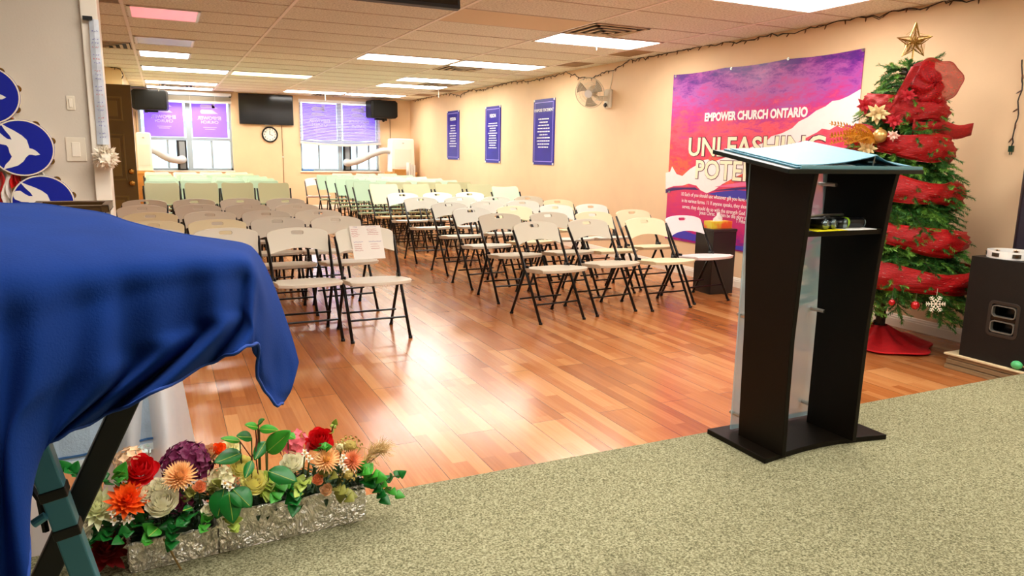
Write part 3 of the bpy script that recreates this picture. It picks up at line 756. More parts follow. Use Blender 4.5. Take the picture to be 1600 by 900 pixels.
# ================================================================== DOOR on the left, standing open
t = struct(thing('door_1', '', '', (-1.19, 10.0, 0)))
del t['label']; del t['category']
m_door = mat('door_brown', '#6a5826', .45, noise=.06, nscale=6); m_door2 = mat('door_brown_panel', '#7c6930', .45)
MB().box(0, 0, .01, .905, .045, 2.02).build('leaf', m_door, t, bevel=.003)
for x in (.1, .5):
    for z0, z1 in ((.22, .72), (.9, 1.45), (1.6, 1.88)):
        f = MB()
        for a in ((x, z0, x+.3, z0+.02), (x, z1-.02, x+.3, z1), (x, z0, x+.02, z1), (x+.28, z0, x+.3, z1)): f.box(a[0], -.008, a[1], a[2], .001, a[3])
        f.box(x+.05, -.006, z0+.05, x+.25, .001, z1-.05)
        f.build('door_panel', m_door2, t, bevel=.004)
for z, r in ((.87, .03), (1.01, .026)):
    MB().lathe([(.034, 0), (.034, .008), (.012, .012), (.012, .035), (r, .045), (r, .06), (r*.6, .07)], 16, Matrix.Translation((.845, 0, z)) @ Matrix.Rotation(PI/2, 4, 'X')).build('door_knob' if z < .9 else 'deadbolt', brass, t, smooth=True)

# ================================================================== CHAIRS
m_leg = mat('chair_leg', '#0b0c0d', .3, .4)
CC = {'beige': mat('chair_beige', '#e4e0d0', .5), 'white': mat('chair_white', '#dfe4d9', .5), 'cream': mat('chair_cream', '#f0e6c0', .5), 'grey': mat('chair_grey', '#d8d4c6', .5),
      'stone': mat('chair_stone', '#cfcab6', .5), 'mint': mat('chair_mint', '#bfe0c6', .5), 'sage': mat('chair_sage', '#c2c39a', .5), 'pale': mat('chair_pale', '#f6eef0', .5)}
TILT = math.atan2(.29, .77)
def back_pt(x, z):                      # a point of the backrest plane; local front is -y
    return (x, -.185+z*.6-.35*x*x, z)
def panel(outline, hole, hc, th):
    """closed panel with (or without) a grip hole, bent a little around the sitter"""
    n = 72; rings = []
    def hit(a, poly):
        dx, dz = math.cos(a), math.sin(a); best = 1e9
        for i in range(len(poly)):
            (x1, z1), (x2, z2) = poly[i], poly[(i+1) % len(poly)]
            x1 -= hc[0]; x2 -= hc[0]; z1 -= hc[1]; z2 -= hc[1]
            den = dx*(z2-z1)-dz*(x2-x1)
            if abs(den) < 1e-12: continue
            t_ = (x1*(z2-z1)-z1*(x2-x1))/den; s_ = (x1*dz-z1*dx)/den
            if t_ > 0 and -1e-6 <= s_ <= 1+1e-6: best = min(best, t_)
        return best
    # directions follow the outline evenly
    pts = []; per = []
    for i in range(len(outline)):
        a, b_ = outline[i], outline[(i+1) % len(outline)]
        k = max(1, int(math.hypot(a[0]-b_[0], a[1]-b_[1])/.02))
        for j in range(k): pts.append((a[0]+(b_[0]-a[0])*j/k, a[1]+(b_[1]-a[1])*j/k))
    n = len(pts); inner = []
    for p in pts:
        a = math.atan2(p[1]-hc[1], p[0]-hc[0]); r = hit(a, hole) if hole else .001
        inner.append((hc[0]+r*math.cos(a), hc[1]+r*math.sin(a)))
    m = MB()
    K = 5
    lay = []
    for side in (0, 1):
        for k in range(K+1):
            q = k/K; lay.append([])
            for p, i_ in zip(pts, inner):
                x = i_[0]+(p[0]-i_[0])*q; z = i_[1]+(p[1]-i_[1])*q; b_ = back_pt(x, z)
                lay[-1].append((b_[0], b_[1]+(th if side else 0), b_[2]))
    order = lay[:K+1]+lay[K+1:][::-1]
    vs = [v for l in order for v in l]; fs = []
    T = len(order)
    for i in range(T if hole else T-1):
        j = (i+1) % T
        for k in range(n): fs.append((i*n+k, i*n+(k+1) % n, j*n+(k+1) % n, j*n+k))
    m.add(vs, fs)
    return m
def arch():
    P = []
    for i in range(17):                 # top arch, right to left
        a = PI*i/16; P.append((.218*math.cos(a) if abs(math.cos(a)) < .94 else .218*math.copysign(.98, math.cos(a)), .698+.055*math.sin(a)**.75))
    P.append((-.216, .63)); P.append((-.212, .585))
    for i in range(11):
        x = -.20+.4*i/10; P.append((x, .581+.034*(1-(x/.2)**2)))
    P.append((.212, .585)); P.append((.216, .63)); return P
def rect():
    P = [(.195, .565), (.203, .60), (.207, .80), (.203, .822), (.192, .834), (.172, .839), (.11, .834), (0, .831), (-.11, .834), (-.172, .839), (-.192, .834), (-.203, .822), (-.207, .80), (-.203, .60), (-.195, .565)]
    return P
def rr(w, h, cx, cz, n=4):
    P = []; r = h
    for sx, a0 in ((1, -PI/2), (-1, PI/2)):
        for i in range(7): a = a0+PI*i/6; P.append((cx+sx*(w-h)+h*math.cos(a), cz+h*math.sin(a)))
    return P
def make_chair(kind, col, label):
    t = thing('folding_chair', label, 'chair', (0, 0, 0)); mc = CC[col]
    # seat: dished board with a thick rounded lip
    xs = [-.215+.43*i/10 for i in range(11)]; P = []; Q = []
    for j in range(9):
        q = j/8; y = -.265+.40*q; row = []; row2 = []
        for i, x in enumerate(xs):
            e = abs(x)/.215; w = .93 if q > .8 else 1
            yy = y+(.045*e**3 if q < .2 else 0)-(.03*e**3 if q > .85 else 0)
            z = .437-.010*(1-e*e)*math.sin(PI*min(1, q*1.1))-(.018*(1-q/.15) if q < .15 else 0)*.6-.036*q
            row.append((x*w, yy, z)); row2.append((x*w*.97, yy+(.006 if q < .2 else 0), .402-.034*q))
        P.append(row); Q.append(row2)
    m = MB(); m.grid(P); o = len(m.v); m.grid(Q[::-1])
    w = 11; h = 9
    top = lambda j, i: j*w+i; bot = lambda j, i: o+(h-1-j)*w+i
    for i in range(w-1): m.f += [(top(0, i), top(0, i+1), bot(0, i+1), bot(0, i)), (top(h-1, i), top(h-1, i+1), bot(h-1, i+1), bot(h-1, i))]
    for j in range(h-1): m.f += [(top(j, 0), top(j+1, 0), bot(j+1, 0), bot(j, 0)), (top(j, w-1), top(j+1, w-1), bot(j+1, w-1), bot(j, w-1))]
    smooth_angle(m.build('seat', mc, t, bevel=.006))
    if kind == 'arch': p = panel(arch(), rr(.043, .0125, 0, .720), (0, .722), .018)
    else: p = panel(rect(), None, (0, .70), .014)
    smooth_angle(p.build('backrest', mc, t, bevel=.003))
    zt = .69 if kind == 'arch' else .76; ex = 1.04 if kind == 'arch' else 1.075
    for s in (-1, 1):
        x = .207*s
        # front tube: front foot up to the backrest
        f = MB().tube([(x, -.2, .0), (x, -.2+.6*.43, .43), (x*ex, -.2+.6*zt+.012, zt)], .0115, 8)
        f.tube([(x, -.2, 0), (x, -.1985, .018)], .0145, 8)
        f.box(x-.005-.010*s, .01, .385, x+.005-.010*s, .08, .43)
        f.build('leg', m_leg, t, smooth=True)
        r = MB().tube([(x*.97, .26, 0), (x*.97, .15, .21), (x*.97, .045, .412)], .0115, 8).tube([(x*.97, .26, 0), (x*.97, .245, .016)], .0145, 8)
        r.tube([(x*.97, -.10, .40), (x*.97, .05, .40)], .008, 6).tube([(x*.95, .09, .33), (x*.98, .08, .47)], .006, 6)
        r.build('leg', m_leg, t, smooth=True)
    MB().tube([(-.207, -.2+.084, .14), (.207, -.2+.084, .14)], .0075, 6).build('stretcher', m_leg, t)
    MB().tube([(-.20, .26-.135, .147), (.20, .26-.135, .147)], .0075, 6).build('stretcher', m_leg, t)
    return t
PROTO = {}
def chair(kind, col, bx, by, yaw, label, group):
    """bx, by: where the top of the backrest stands"""
    k = (kind, col)
    if k not in PROTO: PROTO[k] = c = make_chair(kind, col, label)
    else: c = copy_tree(PROTO[k])
    c['label'] = label; c['group'] = group; d = .25 if kind == 'arch' else .295
    if kind == 'arch': bx *= 1.028; by *= 1.028
    c.location = (bx+d*math.sin(yaw), by-d*math.cos(yaw), 0); c.rotation_euler = (0, 0, yaw)
    return c
cn = {'beige': 'beige', 'stone': 'stone-coloured', 'white': 'white', 'cream': 'cream', 'grey': 'greyish', 'mint': 'pale mint', 'sage': 'pale green', 'pale': 'pale pinkish'}
rowL = [[(-.1, 5.38, 'beige'), (.36, 5.34, 'beige'), (.82, 5.24, 'beige'), (1.27, 5.16, 'beige')],
        [(-.09, 5.98, 'cream'), (.35, 6.01, 'cream'), (.80, 6.07, 'grey'), (1.26, 6.07, 'beige')],
        [(-.12, 6.78, 'cream'), (.34, 6.80, 'beige'), (.80, 6.79, 'grey'), (1.25, 6.77, 'beige')],
        [(-.2, 7.62, 'beige'), (.28, 7.66, 'grey'), (.73, 7.62, 'grey'), (1.19, 7.55, 'beige')],
        [(-.19, 8.45, 'grey'), (.28, 8.49, 'grey'), (.74, 8.50, 'grey'), (1.21, 8.45, 'grey')]]
rowR = [[(2.66, 5.20, 'stone'), (3.20, 5.29, 'stone'), (3.77, 5.27, 'cream'), (4.27, 5.38, 'pale')],
        [(2.71, 6.0, 'stone'), (3.22, 6.02, 'stone'), (3.68, 5.98, 'cream'), (4.22, 6.11, 'cream')],
        [(2.71, 6.67, 'white'), (3.24, 6.81, 'cream'), (3.77, 6.89, 'white'), (4.22, 6.9, 'white')],
        [(2.78, 7.49, 'white'), (3.28, 7.61, 'white'), (3.74, 7.63, 'white'), (4.23, 7.68, 'cream')],
        [(2.76, 8.40, 'white'), (3.26, 8.39, 'white'), (3.71, 8.33, 'white'), (4.18, 8.37, 'stone')],
        [(2.81, 9.30, 'white'), (3.30, 9.33, 'white'), (3.77, 9.34, 'white')]]
for bi, (blk, rows) in enumerate((('left', rowL), ('right', rowR))):
    for i, row in enumerate(rows):
        for j, (x, y, c_) in enumerate(row):
            yaw = R.gauss(0, .03)+(.08 if blk == 'right' and i < 5 else .03)
            c = chair('arch', c_, x, y, yaw, '%s round-backed folding chair, %s from the left, %s row of the %s block' % (cn[c_], ORD[j], ORD[i] if i else 'front', blk), 'round-backed folding chairs, %s block' % blk)
            if blk == 'left' and i == 0 and j == 3: PAPER_CHAIR = c
for i in range(7):
    y = (10.78, 11.55, 12.35, 13.15, 13.9, 14.7, 15.45)[i]; dx = (0, -.03, .02, .0, -.04, -.05, -.08)[i]
    for j in range(4):
        c_ = 'sage' if i == 0 else ('mint' if i < 5 else 'cream')
        chair('rect', c_, (-.02, .455, .92, 1.39)[j]+dx+R.gauss(0, .004), y+R.gauss(0, .015), R.gauss(0, .008), '%s square-backed folding chair, %s from the left, %s square-backed row of the left block' % (cn[c_], ORD[j], ORD[i]), 'square-backed folding chairs, left block')
for i in range(7):
    y = (10.24, 10.92, 11.6, 12.32, 13.15, 14.05, 14.95)[i]
    xs = (2.83, 3.3, 3.8, 4.29) if i == 0 else ((2.76, 3.25, 3.74, 4.23) if i < 6 else (3.25, 3.72, 4.18))
    for j, x in enumerate(xs):
        c_ = 'cream' if (i, j) == (0, 0) else ('sage' if i < 2 and j else 'mint')
        chair('rect', c_, x+(.03 if i > 1 else 0)+R.gauss(0, .004), y+R.gauss(0, .015), .05+R.gauss(0, .008), '%s square-backed folding chair, %s from the left, %s square-backed row of the right block' % (cn[c_], ORD[j], ORD[i]), 'square-backed folding chairs, right block')
chair('rect', 'mint', 4.34, 9.42, .04, 'pale mint square-backed chair standing alone beside the wall, before the square-backed rows', 'square-backed folding chairs, right block')
chair('arch', 'pale', 2.66, 14.5, -.05, 'pale chair at the far left end of the right block, by the far wall', 'round-backed folding chairs, right block')

# handwritten sheet taped to a chair back
t = thing('handwritten_sheet', 'white sheet with red and blue handwriting taped to the chair back by the aisle', 'paper')
pc = PAPER_CHAIR; Mc = Matrix.Translation(pc.location) @ Matrix.Rotation(pc.rotation_euler.z, 4, 'Z')
t.location = Mc @ Vector((.01, .205, .655)); t.rotation_euler = (math.radians(-31), 0, pc.rotation_euler.z)
MB().box(-.115, -.016, -.15, .115, -.0145, .115).build('sheet', mat('sheet_paper', '#f0ece4', .6), t)
def scrib(x0, z0, x1, m):
    q = MB(); x = x0; P = []
    while x < x1: P.append((x, -.0175, z0+R.uniform(-.003, .004))); x += .0025
    return P
red_i = mat('ink_red', '#c0202a', .6); blu_i = mat('ink_blue', '#3438a8', .6)
for nm, mt, L_ in (('red_writing', red_i, [(-.108, .085-.014*k, R.uniform(-.07, -.045)) for k in range(5)]+[(.01, .085-.014*k, R.uniform(.05, .10)) for k in range(4)]+[(-.1, -.035-.016*k, R.uniform(-.05, -.03)) for k in range(4)]+[(.02, -.035-.018*k, R.uniform(.05, .09)) for k in range(3)]),
                   ('blue_writing', blu_i, [(-.09, .104, -.06), (.0, .104, .085), (-.1, -.015, -.03), (.01, -.015, .105)])):
    q = MB()
    for a, z, b_ in L_: q.tube(scrib(a, z, b_, None), .0009, 3)
    q.build(nm, mt, t)

# ================================================================== PEDESTAL + TISSUES
t = thing('pedestal', 'black square pedestal below the banner, behind the last chair', 'pedestal', (4.77, 5.56, 0), math.radians(-2))
MB().box(-.10, -.17, 0, .17, .10, .60).build('body', mat('pedestal_black', '#26201e', .4), t, bevel=.004)
MB().box(-.105, -.175, .60, .175, .105, .625).build('top', mat('pedestal_top', '#2e2826', .35), t, bevel=.003)
t = thing('tissue_box', 'yellow tissue box with a white tissue on the black pedestal', 'tissue box', (4.80, 5.50, .6255), math.radians(-4))
mt_ = mat('tissue_print', '#e8c63a', .5); 
nt = mt_.node_tree; N = nt.nodes; L = nt.links; tc = N.new('ShaderNodeTexCoord'); n = N.new('ShaderNodeTexNoise'); n.inputs['Scale'].default_value = 9; L.new(tc.outputs['Object'], n.inputs[0])
cr = N.new('ShaderNodeValToRGB'); e = cr.color_ramp.elements; e[0].position = .42; e[0].color = lin('#e6cf3c'); e[1].position = .62; e[1].color = lin('#f0602c'); L.new(n.outputs[0], cr.inputs[0]); L.new(cr.outputs[0], N['Principled BSDF'].inputs['Base Color'])
MB().box(-.12, -.06, 0, .12, .06, .07).build('box', mt_, t, bevel=.003)
P = []
for i in range(9):
    z = .068+.075*i/8; w = .05*(1-.75*i/8)
    P.append([(w*math.cos(a)*(1.1+.3*math.sin(3*a)), .6*w*math.sin(a)+.01*math.sin(4*a+i), z+.012*math.sin(2*a)*(i/8)) for a in [2*PI*k/16 for k in range(17)]])
MB().grid(P).build('tissue', mat('tissue_white', '#ffffff', .8, trans=.3), t, smooth=True)

# ================================================================== LECTERN
m_lec = mat('lectern_black', '#110b05', .45, noise=.06, spec=.15); m_lec_e = mat('lectern_edge', '#0a1412', .3, spec=.3)
t = thing('lectern', 'tall black lectern with slanted top on the carpeted stage', 'lectern', (2.34, 2.1, ZS))
P = [(-.325, -.145), (-.24, -.132), (-.1, -.117), (.0, -.113), (.1, -.117), (.24, -.138), (.335, -.158), (.335, .19), (-.325, .19)]
MB().prism(P, 0, .022, Matrix.Identity(4)).build('base', m_lec, t, bevel=.003)
# side panels: narrow at the foot, widening to the top
def side(x, lean):
    nb = [(-.155, .022), (-.150, .25), (-.148, .48), (-.158, .75), (-.175, 1.0), (-.192, 1.115)]
    fb = [(.165, 1.172), (.135, .95), (.10, .5), (.085, .022)]
    q = MB().prism(nb+fb, x-.011, x+.011, Matrix(((0, lean, 1, 0), (1, 0, 0, 0), (0, 1, 0, 0), (0, 0, 0, 1))))
    return q.build('side_panel', m_lec, t, bevel=.002)
side(-.24, .0); side(.145, .035)
MB().box(-.229, -.16, .872, .166, .11, .892).build('shelf', m_lec, t, bevel=.002)
# frosted acrylic front
m_acr = mat('acrylic', '#a9c8d0', .3, trans=.3, alpha=.5)
MB().box(-.252, .128, .03, .20, .136, 1.13).build('front_panel', m_acr, t, bevel=.002)
for z in (.1, .52, 1.05):
    for x in (-.24, .150):
        MB().tube([(x, .06, z), (x, .15, z)], .008, 10).build('standoff', steel, t)
# slanted top
y0_, y1_ = -.20, .20; z0_, z1_ = 1.118, 1.182
top = MB()
for a, b_, mm in (((0, 0), (0, 0), None),):
    vs = []
    for (x, y, z) in ((-.385, y0_, z0_), (.315, y0_, z0_), (.315, y1_, z1_), (-.385, y1_, z1_)): vs.append((x, y, z-.016)); vs.append((x, y, z))
    top.add(vs, [(0, 6, 4, 2), (1, 3, 5, 7), (0, 2, 3, 1), (2, 4, 5, 3), (4, 6, 7, 5), (6, 0, 1, 7)])
top.build('reading_top', m_lec_e, t, bevel=.002)
sl = math.atan2(z1_-z0_, y1_-y0_)
Mt = Matrix.Translation((-.035, y0_, z0_)) @ Matrix.Rotation(sl, 4, 'X')
q = MB().box(-.30, .012, .0005, .345, .40, .006, Mt); q.build('acrylic_plate', mat('plate_blue', '#4f8496', .25, alpha=.9), t, bevel=.001)
MB().box(-.29, .004, .0, .345, .009, .012, Mt).build('front_lip', mat('plate_edge', '#7fb4bd', .15, alpha=.6), t)
# open binder lying on it
t2 = thing('open_binder', 'pale blue open binder with raised spine lying on the lectern top', 'binder', (2.34, 2.1, ZS))
def page(xa, xb, za, zb, th=.006):
    P = []
    for i in range(9):
        q_ = i/8; x = xa+(xb-xa)*q_; z = za+(zb-za)*(q_**2.2 if zb > za else 1-(1-q_)**2.2)
        P.append([Mt @ Vector((x, y, z)) for y in (.03, .38)])
    return MB().grid(P)
page(-.285, .11, .009, .048).build('left_cover', mat('binder_blue', '#5f93a6', .5, bump=.3, bscale=200), t2, solid=.003)
page(.11, .31, .048, .009).build('right_cover', MATS['binder_blue'], t2, solid=.003)
MB().box(-.27, .035, .0062, .02, .36, .0068, Mt).box(.2, .035, .0062, .3, .36, .0068, Mt).build('paper', mat('paper', '#f2f2ee', .7), t2)
MB().tube([Mt @ Vector((.11, .04, .008)), Mt @ Vector((.11, .04, .046))], .003, 6).tube([Mt @ Vector((.09, .05, .02)), Mt @ Vector((.13, .05, .02))], .004, 6).build('ring', steel, t2)

# microphones and note on the shelf
zs = ZS+.892
def mic(p, d, ln, label, bandc=None, mark=False):
    t = thing('microphone', label, 'microphone', p); d = Vector(d).normalized(); Mx = d.to_track_quat('Z', 'Y').to_matrix().to_4x4()
    MB().lathe([(.012, 0), (.019, .004), (.0205, .02), (.0195, ln*.5), (.017, ln)], 18, Mx).build('body', mat('mic_body', '#0c0c0e', .3), t, smooth=True)
    MB().ball(Mx @ Vector((0, 0, ln+.02)), .026, sc=(1, 1, 1)).build('head', mat('mic_mesh', '#3c3f42', .35, .8), t, smooth=True)
    MB().lathe([(.015, -.002), (.016, 0), (.0195, .003), (.0195, .007)], 18, Mx).build('end_cap', mat('mic_cap', '#7c8b90', .2, .8), t, smooth=True)
    if bandc: MB().lathe([(.0208, ln*.52), (.0214, ln*.53), (.0214, ln*.62), (.0208, ln*.63)], 18, Mx).build('band', bandc, t, smooth=True)
    return t
mic((2.452, 1.985, zs+.022), (-1, .16, .0), .15, 'black microphone with a lime green band, lying rightmost across the lectern shelf', mat('lime', '#a6d82c', .4))
mic((2.338, 1.965, zs+.022), (-.45, 1, .0), .08, 'black microphone pointing away, third from the left on the lectern shelf')
mic((2.274, 1.962, zs+.022), (-.2, 1, .0), .11, 'black microphone pointing away, second from the left on the lectern shelf')
mic((2.226, 1.956, zs+.022), (-.12, 1, .0), .11, 'black microphone pointing away, leftmost on the lectern shelf')
t = thing('cable_clip', 'thin black boom with silver edge lying on the microphones', 'cable', (2.3, 2.02, zs+.047))
MB().tube([(-.15, -.03, .0), (-.05, -.02, .006), (.08, .0, .004)], .005, 6).build('rod', steel, t)
o = MB().box(-.09, -.05, 0, .075, .05, .0015).build('sticky_note', mat('note_yellow', '#f2e400', .6)); o.location = (2.235, 1.975, zs+.0005); tag(o, 'bright yellow note at the left of the lectern shelf', 'note')
o = MB().box(-.06, -.045, 0, .09, .045, .0015).build('paper_sheet', mat('paper', '#f2f2ee', .7)); o.location = (2.36, 1.965, zs+.0025-.0015); tag(o, 'white paper sheet under the microphones on the lectern shelf', 'paper')

# ================================================================== RIGHT CORNER: subwoofer, speaker, tambourine, pallet
t = thing('wooden_pallet', 'low weathered wooden pallet under the large black speaker', 'pallet', (4.45, 2.05, 0))
m_pw = mat('pallet_wood', '#8a6f4c', .8, noise=.35, nscale=8, stretch=(1, .2, 6)); m_pl = mat('pallet_top', '#d9c39a', .7, noise=.1)
for k, (z0, z1) in enumerate(((0, .03), (.034, .062), (.066, .088))):
    MB().box(.004*k, .0, z0, .72, .84-.006*k, z1).build('plank_layer', m_pw, t, bevel=.003)
MB().box(-.004, -.0, .088, .72, .85, .10).build('top_board', m_pl, t, bevel=.003)
t = thing('subwoofer', 'large black speaker cabinet with double handle recess, on the wooden pallet', 'speaker', (4.475, 2.2, .10))
m_sub = mat('sub_black', '#1a1714', .5, spec=.25, noise=.08, bump=.25, bscale=220)
b_ = MB()
# side facing the room has a recessed double handle: build that side as a frame around the hole
y0_, y1_, z0_, z1_ = .305, .465, .18, .37
W_, H_, D_ = .66, .63, .62
for q in ((0, 0, 0, W_, y0_, H_), (0, y1_, 0, W_, D_, H_), (0, y0_, 0, W_, y1_, z0_), (0, y0_, z1_, W_, y1_, H_), (.09, y0_, z0_, W_, y1_, z1_)): b_.box(*q)
b_.build('cabinet', m_sub, t)
m_cup = mat('handle_cup', '#08090a', .25)
def yzM(x): return Matrix(((0, 0, 1, x), (1, 0, 0, 0), (0, 1, 0, 0), (0, 0, 0, 1)))
def rrect(cy, cz, w, h, r, n=5):
    P = []
    for (sx, sy, a0) in ((1, 1, 0), (-1, 1, PI/2), (-1, -1, PI), (1, -1, 3*PI/2)):
        for i in range(n+1): a = a0+PI/2*i/n; P.append((cy+sx*(w-r)+r*math.cos(a), cz+sy*(h-r)+r*math.sin(a)))
    return P
cy = (y0_+y1_)/2
def ring(cy, cz, w, h, r, wd, x0, x1):
    o_ = rrect(cy, cz, w, h, r); i_ = rrect(cy, cz, w-wd, h-wd, max(.004, r-wd)); n = len(o_); M = yzM(0)
    vs = [M @ Vector((a, b, x)) for P in (o_, i_) for x in (x0, x1) for a, b in P]; m = MB()
    idx = [0, 1, 3, 2]; fs = []
    for a, b in zip(idx, idx[1:]+idx[:1]):
        for k in range(n): fs.append((a*n+k, a*n+(k+1) % n, b*n+(k+1) % n, b*n+k))
    return m.add(vs, fs)
ring(cy, .275, .092, .108, .03, .02, -.004, .01).build('handle_rim', mat('handle_rim', '#2c2723', .4), t, bevel=.002)
MB().box(.0, y0_, .265, .05, y1_, .285).build('handle_bar', m_cup, t)
ring(cy, .322, .070, .036, .022, .006, -.006, .02).build('handle_lip', mat('handle_lip', '#6b675f', .3), t)
ring(cy, .228, .070, .036, .022, .006, -.006, .02).build('handle_lip', mat('handle_lip', '#6b675f', .3), t)
MB().box(.085, y0_, z0_, .089, y1_, z1_).build('handle_cup', m_cup, t)
MB().box(.02, -.004, .03, W_-.02, -.0005, H_-.03).build('grille', mat('spk_grille2', '#15140f', .5, bump=.6, bscale=400), t)
t = thing('top_speaker', 'tall dark speaker standing on the black speaker cabinet, at the right edge', 'speaker', (4.79, 2.43, .7305))
MB().prism([(0, 0), (.36, 0), (.36, .36), (.03, .36), (0, .33)], 0, .66, Matrix.Identity(4)).build('cabinet', mat('spk_purple', '#221d2b', .4, bump=.3, bscale=300), t, bevel=.01)
MB().box(.02, -.006, .03, .34, -.001, .63).build('grille', MATS['spk_grille2'], t)
# tambourine lying on the subwoofer
def tambourine(name, label, r, mrim, mhead, jing=6, head=True, group='tambourines'):
    t = thing(name, label, 'tambourine', (0, 0, 0), 0, group)
    MB().lathe([(r-.006, 0), (r, 0), (r, .045), (r-.006, .045)], 48, closed=True).build('rim', mrim, t, smooth=False)
    if head: MB().lathe([(.001, .0445), (r-.004, .0445), (r+.001, .044), (r+.001, .036), (r-.002, .036), (r-.004, .043), (.001, .0435)], 48).build('drumhead', mhead, t)
    for k in range(jing):
        a = 2*PI*(k+.35)/jing; p = MB()
        M = Matrix.Rotation(a, 4, 'Z') @ Matrix.Translation((r-.009, 0, 0))
        for z in (.014, .019, .027, .032): p.lathe([(.002, z), (.016, z+.001), (.017, z+.002), (.002, z+.002)], 14, M @ Matrix.Translation((.002, 0, 0)))
        p.tube([M @ Vector((.002, 0, .008)), M @ Vector((.002, 0, .038))], .0015, 5)
        p.build('jingle', brass, t)
    return t
tb = tambourine('tambourine', 'white headless tambourine lying on the black speaker cabinet', .125, mat('tamb_white', '#f3f1ec', .3), None, 7, False)
tb.location = (4.61, 2.67, .731)
for k in range(7):
    a = 2*PI*(k+.35)/7
    MB().box(-.0072, -.022, .012, .002, .022, .034, Matrix.Rotation(a, 4, 'Z') @ Matrix.Translation((.1258, 0, 0))).build('jingle_slot', mat('slot', '#40382c', .6), tb)

# little plant at the edge of the stage, right border
def leaf(m, p, d, up, L_, w, cup=.15, n=5, tip=.6):
    """one leaf or petal: starts at p, points along d"""
    d = Vector(d).normalized(); up = Vector(up); s = d.cross(up)
    if s.length < 1e-4: s = d.orthogonal()
    s.normalize(); u = s.cross(d).normalized(); P = []
    for i in range(n+1):
        q = i/n; ww = w*math.sin(PI*min(1, (q**tip)*.97+.03))**.8 if q < 1 else 0
        c = Vector(p)+d*(L_*q)+u*(cup*L_*q*q)
        P.append([c-s*ww+u*ww*.35, c, c+s*ww+u*ww*.35])
    m.grid(P)
m_gl = mat('leaf_green', '#3fa02a', .45, noise=.2, nscale=12, trans=.15); m_dl = mat('leaf_dark', '#107024', .4, noise=.2, nscale=12, trans=.1); m_ll = mat('leaf_lime', '#a9bf4e', .45, noise=.15, nscale=12, trans=.15)
m_stem = mat('stem', '#4f5a2a', .6)
t = thing('leafy_sprig', 'artificial sprig with broad light leaves at the stage edge, right border', 'plant', (4.42, 2.22, ZS))
m = MB()
leaf(m, (.0, 0, .03), (-.9, .2, .35), (0, 0, 1), .11, .028); leaf(m, (.02, 0, .02), (.5, -.5, .3), (0, 0, 1), .13, .03); leaf(m, (.02, 0, .02), (.2, .6, .5), (0, 0, 1), .1, .025); leaf(m, (.0, -.02, .02), (-.3, -.9, .25), (0, 0, 1), .1, .028)
m.build('leaf', m_ll, t, smooth=True, solid=.001)
MB().tube([(.1, .0, 0.01), (.0, 0, .03), (-.02, .0, .05)], .006, 6).build('stem', m_stem, t)
m = MB(); m.ball((.03, -.05, .03), .035, 10, 6, (1, 1, .8)).build('dark_berry', mat('berry', '#2a1c10', .3), t, smooth=True)
m = MB()
for p in ((.05, .02, .16), (.06, .03, .25), (.08, .0, .2)):
    for k in range(5): a = 2*PI*k/5; m.ball((p[0]+.012*math.cos(a), p[1], p[2]+.012*math.sin(a)), .009, 8, 5)
m.tube([(.04, 0, 0), (.06, .02, .26)], .003, 5); m.build('white_blossom', mat('blossom', '#f6f2ea', .5), t, smooth=True)
t = thing('green_bulb', 'small mint green leaf ball lying on the pallet by the stage edge', 'ornament', (4.475, 2.47, .128))
m = MB(); m.ball((0, 0, 0), .028, 14, 8, (1, 1.2, .9)).build('ball', mat('mint_ball', '#58c47a', .4, noise=.2), t, smooth=True); MB().tube([(0, -.03, 0), (.01, -.06, -.005)], .006, 6).build('stem', m_pw, t)

# ================================================================== CHRISTMAS TREE
TX, TY = 4.60, 3.50
tree = thing('christmas_tree', 'artificial green christmas tree wrapped in red mesh ribbon by the right wall', 'christmas tree', (TX, TY, 0))
tr = MB().tube([(0, 0, .02), (.01, 0, .2), (-.012, .01, .4), (.01, 0, .9), (0, 0, 1.5), (0, 0, 1.95)], [.035, .032, .036, .026, .018, .006], 10)
for i in range(26): a = R.uniform(0, 6.28); z = R.uniform(.1, .42); tr.ball((.028*math.cos(a), .028*math.sin(a), z), R.uniform(.012, .02), 6, 4)
tr.build('trunk', mat('bark', '#2a1d14', .8, bump=.8, bscale=60), tree)
fol = [MB(), MB()]; br = MB()
def rad(z): return .10+.45*max(0, (1.97-z)/1.5)**.75
def branch(z, a, ln, droop):
    ca, sa = math.cos(a), math.sin(a)
    if TX+ca*ln > XR-.13: ln = max(.05, (XR-.13-TX)/ca)
    pts = [Vector((ca*ln*q, sa*ln*q, z+.10*ln*math.sin(q*PI*.6)-droop*q*q)) for q in (0, .25, .5, .75, 1)]
    br.tube(pts, [.006, .005, .004, .003, .002], 4, cap=False)
    # side twigs
    tw = [(pts[4], (pts[4]-pts[3]).normalized(), .10)]
    n = max(3, int(ln/.055))
    for i in range(1, n):
        q = .25+.75*i/n; k = min(3, int(q*4)); p = pts[k].lerp(pts[k+1], q*4-k); d0 = (pts[k+1]-pts[k]).normalized()
        for sg in (-1, 1):
            side_ = Vector((-sa*sg, ca*sg, R.uniform(-.25, .5))); tw.append((p, (d0*.8+side_*.75).normalized(), R.uniform(.08, .13)))
    for p, d, L_ in tw:
        F = fol[R.random() < .35]
        F2 = MB()
        s1 = d.orthogonal().normalized(); s2 = d.cross(s1)
        for j in range(17):
            q = j/17; c = p+d*(L_*q)
            for w in range(3):
                b_ = R.uniform(0, 2*PI); e_ = (s1*math.cos(b_)+s2*math.sin(b_)+d*.9).normalized(); nl = .032*(1-.3*q); wd = d.cross(e_).normalized()*.003
                F.add([c-wd, c+wd, c+e_*nl], [(0, 1, 2)])
